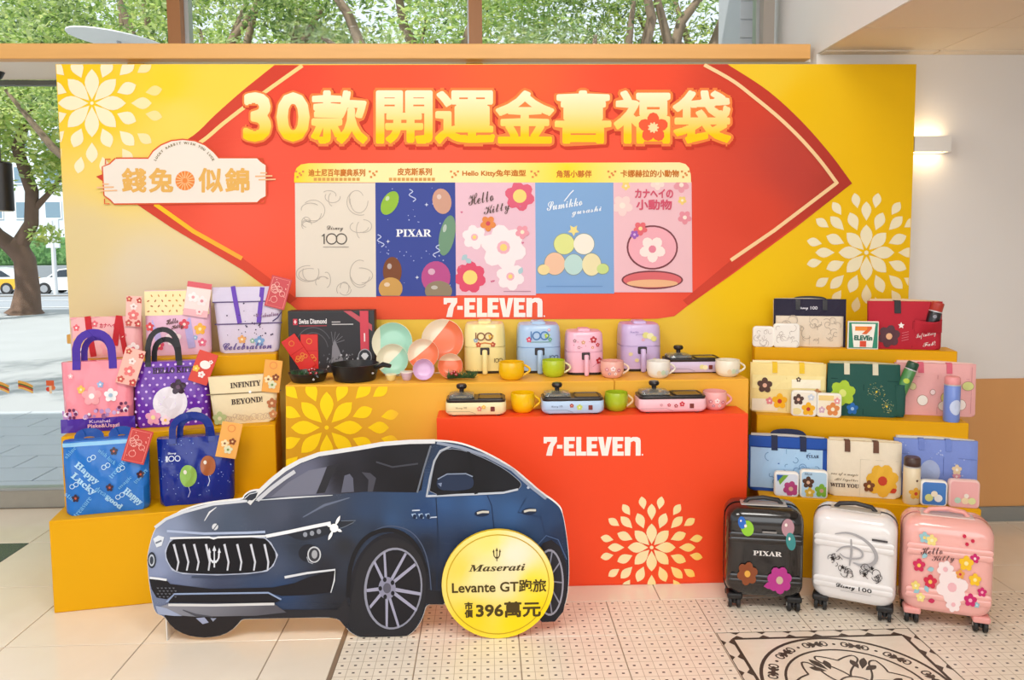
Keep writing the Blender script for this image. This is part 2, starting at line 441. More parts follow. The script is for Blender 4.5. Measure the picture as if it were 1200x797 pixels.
for i in range(len(MXs)-1):
    for j in range(len(MYs)-1):
        if .85 < MXs[i]+.05 and MXs[i+1] < 1.61 and 2.0 < MYs[j] < 2.7: continue
        tile(MXs[i], MXs[i+1], MYs[j], MYs[j+1], MOSAIC, 'mosaic_tile', MXs[i+1]-.373, MYs[j])
# medallion inlay
md = MB().bbox(.8555, 1.5975, 2.023, 2.765, -.012, 0, .001, 1).build('medallion', marble('medallion_stone', '#eee3d3', '#dccab4', .2, 8), fl)
md['label'] = 'square stone medallion inlaid with dark circles and scrolls'
P = Print(); DK = '#4b3f36'; cx, cy = 1.2265, 2.394
h = .373
P.stroke([(cx-h+.004, cy-h+.004), (cx+h-.004, cy-h+.004), (cx+h-.004, cy+h-.004), (cx-h+.004, cy+h-.004), (cx-h+.004, cy-h+.004)], .004, DK)
q = h-.05
for a, b in (((-q, -q), (q, -q)), ((q, -q), (q, q)), ((q, q), (-q, q)), ((-q, q), (-q, -q))):
    P.stroke([(cx+a[0], cy+a[1]), (cx+b[0], cy+b[1])], .012, DK)
for k in range(-3, 4):
    t = k*.1
    for sx, sy, hor in ((0, 1, 1), (0, -1, 1), (1, 0, 0), (-1, 0, 0)):
        px_, py_ = cx+sx*(h-.024)+(t if hor else 0), cy+sy*(h-.024)+(0 if hor else t)
        for s in (1, -1):
            if hor: P.poly([(px_-.02, py_+s*.02), (px_+.02, py_+s*.02), (px_, py_+s*.004)], DK)
            else: P.poly([(px_+s*.02, py_-.02), (px_+s*.02, py_+.02), (px_+s*.004, py_)], DK)
P.ring(cx, cy, .312, .012, DK, 1, 64); P.ring(cx, cy, .232, .009, DK, 1, 56); P.ring(cx, cy, .06, .007, DK, 1, 30)
def scroll(a, b, ang, sz, mir=1):
    pts = []
    for i in range(16):
        t = i/15; th = ang+mir*(t*4.6); r = sz*(1-.75*t)
        pts.append((a+sz*math.cos(ang)*0+math.cos(th)*r-math.cos(ang)*sz, b+math.sin(th)*r-math.sin(ang)*sz))
    P.stroke(pts, .006, DK, 1)
for k in range(12):
    a = k*PI/6+.13; ax, ay = cx+.272*math.cos(a), cy+.272*math.sin(a)
    for s in (1, -1):
        tx, ty = -math.sin(a)*s, math.cos(a)*s
        P.petal(ax, ay, a+s*PI/2, .004, .034, .008, DK); P.petal(ax, ay, a+s*PI/2+.7, .0, .028, .006, DK); P.petal(ax, ay, a+s*PI/2-.7, .0, .028, .006, DK)
        scroll(ax+tx*.045, ay+ty*.045, a+s*1.2, .014, s); scroll(ax+tx*.045, ay+ty*.045, a+PI-s*1.2, .014, -s)
    P.disc(ax, ay, .007, DK)
    b2 = a+PI/12; P.disc(cx+.272*math.cos(b2), cy+.272*math.sin(b2), .006, DK)
for k in range(6):
    a = k*PI/3+PI/6
    for s in (1, -1):
        pts = []
        for i in range(22):
            t = i/21; r = .06+.15*math.sin(PI*min(1, t*1.15)*.5) - (.05*max(0, t-.7)/.3)
            pts.append((cx+r*math.cos(a+s*.42*math.sin(PI*t)), cy+r*math.sin(a+s*.42*math.sin(PI*t))))
        P.stroke(pts, .007, DK, 1)
    for d in (-.28, 0, .28): P.petal(cx+.1*math.cos(a+PI/6), cy+.1*math.sin(a+PI/6), a+PI/6+d*2, .02, .1-abs(d)*.08, .013, DK)
P.build('inlay', md, 0, SATIN, flat=True, step=.0005)

WHITE = mat('wall_white', '#e6e2de', .6, noise=.02, nscale=3)
WOOD = None
def wood(name, c1, c2, scale=(2, 30, 2), rough=.45):
    m = bpy.data.materials.new(name); m.use_nodes = True; nt = m.node_tree; b = nt.nodes['Principled BSDF']
    tc = nt.nodes.new('ShaderNodeTexCoord'); mp = nt.nodes.new('ShaderNodeMapping'); mp.inputs['Scale'].default_value = scale
    n = nt.nodes.new('ShaderNodeTexNoise'); n.inputs['Scale'].default_value = 2; n.inputs['Detail'].default_value = 6; n.inputs['Distortion'].default_value = .4
    mx = nt.nodes.new('ShaderNodeMix'); mx.data_type = 'RGBA'; mx.inputs[6].default_value = (*H(c1), 1); mx.inputs[7].default_value = (*H(c2), 1)
    nt.links.new(tc.outputs['Object'], mp.inputs[0]); nt.links.new(mp.outputs[0], n.inputs['Vector']); nt.links.new(n.outputs['Fac'], mx.inputs[0]); nt.links.new(mx.outputs[2], b.inputs['Base Color'])
    b.inputs['Roughness'].default_value = rough
    return m
WOODB = wood('wood_beam', '#e6b068', '#d8a058', (1, 8, 14))
WOODW = wood('wood_wainscot', '#dca468', '#ca9056', (1.5, 1.5, .25))
WOODM = wood('wood_mullion', '#a06a38', '#8a5626', (8, 8, 1))
GREYM = mat('grey_metal', '#8f928f', .45, .3)
ALU = mat('aluminium', '#a9adad', .35, .6)
wr = struct(MB().box(1.66, 4.4, 3.857, 4.5, -.05, 3.6).build('wall_right', WHITE)); wr['label'] = 'white wall at the right end of the shop'
wp = MB().bbox(1.68, 4.4, 3.842, 3.858, .078, .757, .002, 1).build('wainscot', WOODW, wr); wp['label'] = 'light wood wainscot board'
bb = struct(MB().bbox(1.68, 4.4, 3.832, 3.8565, -.003, .078, .003, 1).build('baseboard_right', GREYM)); bb['label'] = 'grey baseboard under the wood wainscot'
# lower ceiling of panels, bulkhead, upper ceiling
CEIL = mat('ceiling_board', '#e4d6c2', .7, noise=.02, nscale=4)
ce = struct(MB().box(1.70, 4.4, -6, 3.857, 2.424, 2.5).build('ceiling', mat('ceiling_back', '#8f8472', .8))); ce['label'] = 'low ceiling of flat cream panels'
YC = [3.857]+[3.40-.6*k for k in range(0, 6)]
XC = [1.672, 2.245, 2.845, 3.445, 4.045]
for i in range(len(XC)-1):
    for j in range(len(YC)-1):
        MB().bbox(XC[i]+.002, XC[i+1]-.002, YC[j+1]+.002, YC[j]-.002, 2.412, 2.424, .0015, 1).build('ceiling_panel', CEIL, ce)
for k in range(4): MB().bbox(XC[k]+.004, XC[k+1]-.004, 3.79, 3.856, 2.405, 2.4125, .001, 1).build('edge_strip', CEIL, ce)
sw_ = struct(MB().box(4.4, 4.5, -6, 4.5, -.05, 3.6).build('wall_light_block', WHITE)); sw_['label'] = 'unseen white side wall added to block sky light'  # unseen wall, added to keep sky light from entering at the right
bk = struct(MB().box(1.660, 1.672, -6, 3.857, 2.4115, 3.6).build('bulkhead', WHITE)); bk['label'] = 'white vertical bulkhead beside the window'
uc = struct(MB().box(-6, 4.4, -6, 4.5, 3.6, 3.8).build('upper_ceiling', WHITE)); uc['label'] = 'upper ceiling above the window'
# beam, soffit, posts
bm_ = struct(MB().bbox(-6, 1.632, 3.862, 3.93, 2.386, 2.46, .004, 1).build('trim_1', WOODB)); bm_['label'] = 'long light wood beam above the backdrop'
sf = struct(MB().box(-6, 1.66, 3.931, 4.34, 2.386, 2.44).build('soffit', mat('soffit_white', '#f3eadf', .6))); sf['label'] = 'white soffit behind the wood beam'
for k, (a, b) in enumerate(((152, 172), (546, 566))):
    x0, x1 = at_y(a, 73, 3.98).x, at_y(b, 73, 3.98).x
    o = struct(MB().bbox(x0, x1, 3.95, 4.03, 0, 2.386, .003, 1).build('trim_%d' % (k+2), WOODB)); o['label'] = 'light wood post under the beam' 
# windows
GLASS = bpy.data.materials.new('window_glass'); GLASS.use_nodes = True
nt = GLASS.node_tree; nt.nodes.remove(nt.nodes['Principled BSDF'])
tr = nt.nodes.new('ShaderNodeBsdfTransparent'); tr.inputs[0].default_value = (.98, .99, .995, 1); gl = nt.nodes.new('ShaderNodeBsdfGlossy'); gl.inputs['Roughness'].default_value = .02
fr = nt.nodes.new('ShaderNodeFresnel'); fr.inputs[0].default_value = 1.12; mx = nt.nodes.new('ShaderNodeMixShader')
nt.links.new(fr.outputs[0], mx.inputs[0]); nt.links.new(tr.outputs[0], mx.inputs[1]); nt.links.new(gl.outputs[0], mx.inputs[2]); nt.links.new(mx.outputs[0], nt.nodes['Material Output'].inputs[0])
def xw(px): return at_y(px, 30, 4.32).x
w1 = struct(MB().box(-6, 1.66, 4.36, 4.42, 2.44, 2.475).build('window_1', ALU)); w1['label'] = 'row of clear transom panes above the wood beam'
cuts = [-6, xw(207), xw(556.5), xw(897)]
for i in range(3): MB().box(cuts[i]+.03, cuts[i+1]-.03, 4.38, 4.388, 2.47, 3.6).build('pane', GLASS, w1)
for a, b, m, y in ((198, 213, WOODM, 4.30), (213, 218, ALU, 4.36), (549.5, 565, WOODM, 4.30), (547.5, 549.5, ALU, 4.36), (889, 893, ALU, 4.36), (893, 906, M('#9b9288', .5), 4.30)):
    MB().box(xw(a), xw(b), y, 4.42, 2.44, 3.6).build('mullion', m, w1)
w2 = struct(MB().bbox(-6, -1.0, 4.335, 4.45, -.002, .098, .004, 1).build('window_2', mat('sill_grey', '#9a958a', .6, noise=.12, nscale=14))); w2['label'] = 'tall glass pane on a grey sill beside the backdrop'
MB().box(-6, -1.0, 4.365, 4.373, .098, 2.386).build('pane', GLASS, w2)
MB().box(-6, -1.0, 4.345, 4.40, .098, .112).build('bottom_rail', ALU, w2)
MB().box(-6, -1.0, 4.35, 4.39, 2.36, 2.386).build('top_rail', M('#5d5f58', .5), w2)
# stickers on the pane
def sticker(px, py, kind, label):
    p = at_y(px, py, 4.362); s = mpp(p)
    t = thing('window_sticker', label, 'sticker', p, 0, 'hot dog stickers on the window' if kind == 'dog' else None)
    P = Print()
    if kind == 'dog':
        for (dz, c, r) in ((.012, '#d8a04a', .011), (.0, '#3f6b3a', .006), (-.009, '#b5482e', .008), (-.02, '#e0b060', .008)):
            P.stroke([(-.04+.08*i/8, dz-.03*(i/8)**1.6+.015) for i in range(9)], r*1.5, c, 1)
    else:
        P.rect(-.022, .0, .022, .03, '#d9623a', 1); P.disc(-.012, -.02, .013, '#d9442e', 1); P.disc(.014, -.012, .014, '#e07a4a', 1); P.rect(-.006, -.045, .008, 0, '#e8c9a8', 2)
    P.build('sticker_print', t, 0)
sticker(2, 453, 'dog', 'printed hot dog sticker on the tall window pane'); sticker(30, 453, 'dog', 'printed hot dog sticker on the tall window pane')
sticker(59, 452, 'cup', 'small red and orange sticker on the tall window pane')
# pendant lamp under the soffit
pp = at_y(2.5, 222, 4.15); s = mpp(pp)
t = thing('pendant_lamp', 'black cylinder pendant lamp hanging on a cord by the window', 'lamp', (pp.x, pp.y, 2.386))
z0, z1 = at_y(2.5, 247, 4.15).z-2.386, at_y(2.5, 190, 4.15).z-2.386
BLK = mat('black_metal', '#1d1b1b', .4)
MB().lathe([(.052, z0), (.052, z1-.008), (.045, z1), (.008, z1+.004)], 24).build('shade', BLK, t, True)
MB().lathe([(.046, z0-.001), (.046, z0-.003)], 24).build('diffuser', M('#d9d2c4', .5), t)
MB().tube([(0, 0, z1), (0, 0, -.03)], .0035, 6).build('cord', BLK, t)
MB().lathe([(.012, -.045), (.03, -.03), (.045, 0)], 20).build('ceiling_rose', BLK, t, True)
# wall lamp
p0, p1 = at_y(1070, 160, 3.80), at_y(1112, 178, 3.80)
t = thing('wall_lamp', 'white box wall lamp shining up and down on the right wall', 'lamp', ((p0.x+p1.x)/2, 3.857, (p0.z+p1.z)/2))
hw, hh = (p1.x-p0.x)/2, (p0.z-p1.z)/2
MB().box(-hw, hw, -.075, -.065, -hh, hh).box(-hw, -hw+.008, -.066, 0, -hh, hh).box(hw-.008, hw, -.066, 0, -hh, hh).box(-hw+.008, hw-.008, -.012, 0, -hh, hh).build('housing', M('#efebe4', .5), t)
for sg, nm in ((1, 'upper_diffuser'), (-1, 'lower_diffuser')):
    z = sg*(hh-.012)
    MB().box(-hw+.009, hw-.009, -.064, -.013, min(z, z-sg*.004), max(z, z-sg*.004)).build(nm, mat('lamp_glow', '#ffe2b0', .5, emit='#ffd79a', estr=2.5), t)
    l = bpy.data.lights.new('wall_lamp_light', 'AREA'); l.shape = 'RECTANGLE'; l.size = hw*1.6; l.size_y = .045; l.energy = .32; l.color = (1, .8, .5)
    lo = bpy.data.objects.new('wall_lamp_light', l); COL.objects.link(lo); lo.parent = t; lo.location = (0, -.038, sg*(hh-.008)); lo.rotation_euler = (PI if sg > 0 else 0, 0, 0)

# ------------------------------------------------------------------ outside
PAVE = mat('pavement', '#aeb1b4', .8, noise=.10, nscale=1.3)
og = struct(MB().box(-60, 60, 4.5, 18.5, -.2, -.012).build('pavement', PAVE)); og['label'] = 'pale stone pavement outside the window'
slab = [mat('slab_%d' % i, c, .75, noise=.06, nscale=6) for i, c in enumerate(('#bcc3ca', '#b4bcc4', '#c3c8cc'))]
_sm = None
for j in range(8):
    for i in range(9):
        if _sm is None:
            o = MB().bbox(.006, .594, .006, .294, -.03, 0, .003, 1).build('paving_slab', slab[0], og); _sm = o.data
        else: o = bpy.data.objects.new('paving_slab', _sm); COL.objects.link(o); o.parent = og
        o.location = (-5.6+.6*i+(j % 2)*.3, 4.55+.3*j, 0)
MB().bbox(-60, 60, 4.45, 4.55, -.2, .0, .004, 1).build('kerb_strip', M('#a7a59e', .7), og)
vv = [(-90, 18.5, -.1), (90, 18.5, -.1), (90, 44, -1.15), (-90, 44, -1.15), (-90, 80, -1.3), (90, 80, -1.3)]
rd = struct(obj('road', vv, [(0, 1, 2, 3), (3, 2, 5, 4)], mat('asphalt', '#9aa0a6', .85, noise=.08, nscale=.8))); rd['label'] = 'grey road beyond the pavement'
for (y0, y1, c) in ((22, 22.3, '#e8e8e6'), (29, 29.4, '#e8e8e6'), (36, 38.5, '#6f6a64')):
    z = lambda y: -.1-(y-18.5)/25.5*1.05+.01
    obj('road_line', [(-60, y0, z(y0)), (60, y0, z(y0)), (60, y1, z(y1)), (-60, y1, z(y1))], [(0, 1, 2, 3)], M(c, .8), rd)
ow = struct(MB().box(at_y(868, 20, 4.75).x, at_y(868, 20, 4.75).x+.5, 4.75, 5.2, -.1, 4.2).build('outer_wall', mat('outer_tile', '#b9bcc0', .6))); ow['label'] = 'grey tiled outer wall beyond the transom'
x0 = at_y(868, 20, 4.75).x
for k in range(10): MB().bbox(x0-.006, x0+.30, 4.742, 4.75, 2.5+.11*k, 2.5+.11*k+.104, .002, 1).build('wall_tile', M('#c3c6ca', .5), ow)

LEAF = mat('leaf', None, .55)
nt = LEAF.node_tree; b = nt.nodes['Principled BSDF']; b.inputs['Subsurface Weight'].default_value = 0
tl = nt.nodes.new('ShaderNodeBsdfTranslucent'); ad = nt.nodes.new('ShaderNodeMixShader'); ad.inputs[0].default_value = .5
an = [n for n in nt.nodes if n.type == 'ATTRIBUTE'][0]
nt.links.new(an.outputs['Color'], tl.inputs[0]); nt.links.new(b.outputs[0], ad.inputs[1]); nt.links.new(tl.outputs[0], ad.inputs[2]); nt.links.new(ad.outputs[0], nt.nodes['Material Output'].inputs[0])
BARK = mat('bark', '#6d5546', .85, noise=.3, nscale=7, bump=.6, bscale=18)
BARK2 = mat('bark_pale', '#8d7a66', .85, noise=.25, nscale=7, bump=.5, bscale=18)
def foliage(name, parent, blobs, n, size, pal, seed):
    R = random.Random(seed); v = []; f = []; c = []
    tot = sum(b[3]**2 for b in blobs)
    for (bx, by, bz, br) in blobs:
        for k in range(int(n*br**2/tot)):
            while True:
                d = Vector((R.uniform(-1, 1), R.uniform(-1, 1), R.uniform(-1, 1)))
                if .25 < d.length < 1: break
            p = Vector((bx, by, bz))+Vector((d.x*br*1.15, d.y*br, d.z*br*.75))
            a = Vector((R.gauss(0, 1), R.gauss(0, 1), R.gauss(0, .6))).normalized(); q = a.orthogonal().normalized()
            s = size*R.uniform(.6, 1.3); i = len(v)
            v += [p-a*s, p+q*s*.45, p+a*s, p-q*s*.45]; f.append((i, i+1, i+2, i+3))
            col = mix(H(R.choice(pal)), H(R.choice(pal)), R.random()); c += [col]*4
    o = obj(name, v, f, LEAF, parent, False, c); o['kind'] = 'stuff'
    return o
PG = ['#b9cf72', '#97b553', '#d2da8a', '#7f9f50', '#c9d6a4']; PD = ['#7f9a58', '#5f7d44', '#9ab36a', '#52693f', '#b0c080']; PL = ['#d9e07a', '#c2d66a', '#e8e89c', '#a6c35e']
def tree(label, base, trunk, branches, blobs, n, size, pal, seed, bark=BARK, group='street trees outside'):
    t = thing('street_tree', label, 'tree', base, 0, group)
    MB().tube([p[:3] for p in trunk], [p[3] for p in trunk], 10).build('trunk', bark, t, True, 80)
    for br in branches: MB().tube([p[:3] for p in br], [p[3] for p in br], 7).build('branch', bark, t, True, 80)
    foliage('foliage', t, blobs, n, size, pal, seed)
    return t
b0 = at_z(30, 368, -.01)
tree('broad street tree with a thick forked brown trunk beyond the tall window', (b0.x, b0.y, -.012),
     [(0, 0, 0, .42), (.02, 0, .12, .30), (.08, 0, .6, .24), (.05, 0, 1.2, .22), (-.15, 0, 1.55, .24)],
     [[(-.1, 0, 1.4, .2), (-.5, 0, 1.75, .15), (-1.2, 0, 2.6, .13), (-1.8, .2, 3.8, .09)], [(-.1, 0, 1.45, .19), (.25, 0, 2.0, .15), (.3, 0, 2.7, .14), (.15, -.2, 3.6, .12), (.5, -.2, 4.6, .08)], [(.3, 0, 2.3, .08), (.75, 0, 2.75, .05), (1.2, 0, 3.4, .03)]],
     [(-1.2, 0, 4.2, 1.4), (.4, -.3, 4.3, 1.5), (1.6, 0, 4.8, 1.5), (-.6, 0, 5.6, 1.6), (.9, 0, 3.1, .65), (1.4, 0, 3.4, .6), (-.9, .4, 2.9, .5), (.5, 0, 1.75, .34)], 12000, .085, PG+PL, 3)
R2 = random.Random(11)
def street_tree(x, y, h, spread, pal, seed, label, n=12500, bark=BARK2, lean=.3, size=.040):
    R = random.Random(seed)
    br = []
    top = Vector((lean, 0, h*.55))
    for k in range(10):
        a = R.uniform(0, 2*PI); r = spread*R.uniform(.5, .95); st = R.uniform(.5, 1)
        s = Vector((lean*st, 0, h*.5*st+.3)); e = Vector((lean+r*math.cos(a), r*.6*math.sin(a), h*R.uniform(.75, 1.1)))
        m1 = s.lerp(e, .35)+Vector((R.uniform(-.2, .2), R.uniform(-.2, .2), R.uniform(-.1, .3))); m2 = s.lerp(e, .7)+Vector((R.uniform(-.3, .3), R.uniform(-.2, .2), R.uniform(-.2, .3)))
        br.append([(*s, .095), (*m1, .075), (*m2, .052), (*e, .022)])
    blobs = [(lean+R.uniform(-1, 1)*spread, R.uniform(-.5, .7)*spread, h*R.uniform(.74, 1.2), R.uniform(.25, .55)) for _ in range(46)]
    tree(label, (x, y, -.012), [(0, 0, 0, .2), (.03, 0, .3, .14), (lean*.5, 0, h*.3, .12), (lean, 0, h*.56, .10)], br, blobs, n, size, pal, seed, bark)
street_tree(-4.7, 10.5, 4.3, 2.3, PG, 21, 'pale green tree spreading above the round white parasol')
street_tree(-6.9, 6.2, 4.4, 2.2, PG, 26, 'leafy tree near the facade shading the pavement', n=5000)
street_tree(-3.2, 9.2, 4.2, 2.1, PD+PG, 22, 'dark leafy tree behind the second transom pane', lean=-.4)
street_tree(-.6, 8.6, 4.1, 1.7, PG+['#a9c98a'], 23, 'bright green drooping tree at the middle mullion')
street_tree(1.3, 8.4, 4.0, 1.7, PD, 24, 'twisted many-branched tree behind the third transom pane', n=6000, lean=.5)
street_tree(3.4, 8.8, 4.2, 1.9, PL+PG, 25, 'yellow-green tree nearest the grey outer wall', n=10500, lean=-.3)
for k in range(7):
    x = -16+5.2*k
    tree(('far leafy tree standing behind the road-side trees'), (x, 15+R2.uniform(-1, 1), -.012), [(0, 0, 0, .25), (.1, 0, 2, .2), (0, 0, 4.2, .14)], [[(0, 0, 3, .1), (1, 0, 4.4, .05)], [(0, 0, 3, .1), (-1.1, .2, 4.6, .05)]],
         [(R2.uniform(-2, 2), R2.uniform(-1, 1), R2.uniform(4.2, 7.0), R2.uniform(.5, .9)) for _ in range(24)], 3000, .085, PG+PD, 40+k, BARK, 'far trees in a row')
# parasol outside, its pole behind the backdrop
pa = at_y(140, 60, 7.2)
t = thing('parasol', 'round white parasol standing open on the pavement', 'parasol', (pa.x, 7.2, -.012))
zt = at_y(115, 36, 7.2).z
MB().lathe([(.42, -.05), (.42, -.04), (.2, -.005), (.02, .01), (.0, .012)], 28).build('canopy', M('#eceef0', .6), t).location = (0, 0, zt-.03)
[o for o in t.children if o.name.startswith('canopy')][0].rotation_euler = (0, math.radians(7), 0)
MB().tube([(0, 0, 0), (0, 0, zt-.05)], .02, 8).build('pole', M('#b5b8ba', .4, .6), t)
MB().lathe([(.22, 0), (.22, .05), (.04, .08)], 20).build('base', M('#8a8c8e', .7), t)
# cars
def car(label, base, s, body, face, cat='car', low=None):
    t = thing('parked_car', label, cat, base, face)
    prof = [(-2.1, .25), (-2.15, .6), (-2.0, .85), (-1.2, .95), (-.55, 1.38), (.3, 1.47), (1.2, 1.38), (1.85, 1.0), (2.15, .92), (2.2, .5), (2.1, .25)]
    MB().prism(prof, -.85, .85).build('body', M(body, .25, coat=.5), t)
    MB().prism([(-1.05, .95), (-.5, 1.32), (.3, 1.4), (1.1, 1.32), (1.6, .98)], -.865, .865).build('side_window', M('#39424c', .15), t)
    if low: MB().prism([(-2.16, .3), (-2.16, .82), (2.2, .88), (2.2, .3)], -.87, .87).build('lower_body', M(low, .3), t)
    for x in (-1.35, 1.35):
        for y in (-.8, .8):
            w = MB().lathe([(.12, -.1), (.33, -.1), (.33, .1), (.12, .1)], 18, (x, y, .33), 'y').build('wheel', M('#2b2b2d', .7), t)
            MB().lathe([(.2, -.11), (.2, .11)], 14, (x, y, .33), 'y').build('hub', M('#b5b7ba', .35, .6), w)
    MB().box(-2.17, -2.1, -.6, .6, .55, .7).build('headlight', M('#e7ecf0', .2), t)
    return t
wc = at_y(80, 320, 43); car('white car parked across the road', (wc.x+.5, 43, -1.12), 1, '#e9ecef', 0)
yc = at_y(2, 320, 43.5); car('yellow taxi parked across the road', (yc.x-.6, 43.5, -1.13), 1, '#e9ecef', 0, 'taxi', '#e2b23a')
# wall, hedge, buildings far behind
fw_ = struct(MB().box(-60, 20, 52, 52.4, -1.4, .2).build('far_wall', mat('far_wall_grey', '#8e9499', .8, noise=.1, nscale=.6))); fw_['label'] = 'long grey low wall across the road'
t = thing('hedge', 'clipped green hedge above the far grey wall', 'hedge', (-30, 53, .2))
MB().bbox(-18, 22, -.3, .6, 0, 1.9, .15, 2).build('hedge_core', M('#5e8a4e', .8, noise=.3, nscale=2), t)
foliage('hedge_leaves', t, [(x, -.1, 1.0, 1.15) for x in range(-16, 22, 2)], 3500, .16, ['#6d9a58', '#4f7d48', '#86ae6a'], 77)
t = thing('street_pole', 'slim white street sign pole before the hedge', 'pole', (at_y(63, 300, 40).x, 40, -1.0))
MB().tube([(0, 0, 0), (0, 0, 3.8)], .11, 8).build('pole', M('#d5d8da', .5), t); MB().bbox(-.35, .35, -.05, .05, 2.4, 3.9, .02, 1).build('sign_plate', M('#cfd6da', .5), t)
t = thing('apartment_block', 'pale apartment block far beyond the hedge', 'building', (-36, 66, -1.3))
MB().box(-14, 16, 0, 8, 0, 14).build('wall', M('#d7dfe3', .8), t)
for i in range(12):
    for j in range(4):
        w = MB().box(-13+2.4*i, -11.6+2.4*i, -.08, 0, 2.2+2.9*j, 3.7+2.9*j).build('window', M('#eef1f2', .6), t); MB().box(-12.9+2.4*i, -11.7+2.4*i, -.1, -.08, 2.3+2.9*j, 3.6+2.9*j).build('pane', M('#7f98a8', .2), w)
# ================================================================== BACKDROP
def idw(ctrl, p=3.0):
    cs = [(a, b, H(c)) for a, b, c in ctrl]
    def fn(x, y):
        w = 0; r = [0, 0, 0]
        for a, b, c in cs:
            d = ((x-a)**2+(y-b)**2)**(p/2)+1e-3; k = 1/d; w += k
            for i in range(3): r[i] += c[i]*k
        return (r[0]/w, r[1]/w, r[2]/w)
    return fn
BY = 3.78
bd = thing('backdrop_board', 'large yellow and red printed backdrop board behind the gift displays', 'backdrop', (.0475, BY, 0))
def BM(px, py):
    p = at_y(px, py, BY); return (p.x-.0475, p.z)
MB().bbox(-2.0775, 2.0775, 0, .05, 0, 2.342, .002, 1).build('board', M('#e9c21a', .55), bd)
yel = idw([(75, 85, '#f0c40a'), (110, 130, '#f2c812'), (190, 100, '#f3ce28'), (250, 95, '#f3cf46'), (130, 200, '#eed068'), (200, 140, '#f1d25a'), (90, 280, '#dcc894'), (150, 320, '#dccdae'), (220, 350, '#dfcda8'), (110, 400, '#d9c294'),
           (320, 380, '#eec63a'), (450, 390, '#f0ca4e'), (600, 400, '#f0cb56'), (760, 400, '#eec640'), (870, 350, '#f0c400'), (870, 420, '#eac010'), (930, 120, '#eebf00'), (1040, 90, '#eebd00'), (1030, 180, '#eebd00'), (1060, 300, '#eebd00'), (1000, 380, '#eebe00'), (960, 420, '#eebe00'), (500, 600, '#e3b63c'), (900, 90, '#eec62a')])
P = Print()
def wcol(x, z):
    return yel(65+(x+2.0775)/4.155*1006, 76+(2.342-z)*246)
P.rect(-2.0775, .001, 2.0775, 2.3415, wcol, 1, 84, 48)
P.build('yellow_print', bd)
P = Print(BM, True); P.lclip = (-2.074, 2.074, .0, 2.339)
CRM = H('#f1e6c2')
for cxx, cyy, R, fade in ((108, 121, 76, lambda a, b: max(0, min(1, (a-150)/60+max(0, (b-160)/90)*.7))), (1015, 296, 70, lambda a, b: max(0, min(1, (b-325)/60))*.55+max(0, min(1, (a-1045)/60))*.3)):
    def fcol(a, b, fade=fade): return mix(CRM, yel(a, b), fade(a, b))
    if cxx < 500:
        f = R/76.
        for k in range(8):
            q = k*PI/4; P.petal(cxx, cyy, q+PI/2, 4, 40, 8.4, fcol, 2); P.petal(cxx, cyy, q+PI/8, 32, 56, 7.5, fcol, 2); P.petal(cxx, cyy, q, 46, 70, 7, fcol, 2)
        for k in range(16): P.petal(cxx, cyy, PI/16+k*PI/8, 64, 84, 6, fcol, 2)
        P.disc(cxx, cyy, 2, fcol, 2)
    else: P.burst(cxx, cyy, R, fcol, 2)
P.build('flower_print', bd)
# red ribbon
P = Print(BM, True)
redf = idw([(330, 90, '#e2452c'), (450, 90, '#ee5230'), (600, 90, '#f45e30'), (750, 90, '#ea4b2c'), (860, 110, '#cf4029'), (940, 190, '#bd4034'), (980, 212, '#b23c30'), (880, 260, '#d6452e'), (860, 300, '#dd4a33'), (810, 340, '#e8503a'), (700, 180, '#f0543a'), (500, 180, '#f0573d'), (300, 180, '#e9543e'), (200, 210, '#dd4c36'), (280, 250, '#ee5a44'), (330, 330, '#ee5638'), (420, 365, '#ee5a38'), (600, 365, '#f05a3c'), (760, 365, '#f05a3e'), (240, 170, '#d8452f')])
def cat(p, n=6):                                             # smooth open curve through points
    q = [p[0]]+p+[p[-1]]; o = []
    for i in range(1, len(q)-2):
        for k in range(n):
            t = k/n; f = lambda a, b, c, d: .5*(2*b+(c-a)*t+(2*a-5*b+4*c-d)*t*t+(3*b-a-3*c+d)*t**3)
            o.append((f(q[i-1][0], q[i][0], q[i+1][0], q[i+2][0]), f(q[i-1][1], q[i][1], q[i+1][1], q[i+2][1])))
    return o+[p[-1]]
c_lo = cat([(322, 76.5), (284, 107), (254, 133.5), (220, 163.6), (160, 190), (113, 207)]); c_ro = cat([(852, 75.5), (900, 107), (940, 143.6), (973.6, 182), (998, 215)])
c_ri = cat([(825, 75.5), (858, 94), (883.5, 113.5), (912, 137), (937, 161), (960, 187), (980, 213.7)]); c_li = cat([(354, 76.5), (300, 115), (262, 144), (233.7, 167), (190, 190), (150, 207)])
out = c_lo+[(160, 239), (200, 266), (284, 316), (314, 338), (340, 356), (352, 366), (372, 373), (420, 374.5), (600, 374), (770, 373.5), (790, 370.5), (806, 358), (860, 320), (933, 266)]+c_ro[::-1]
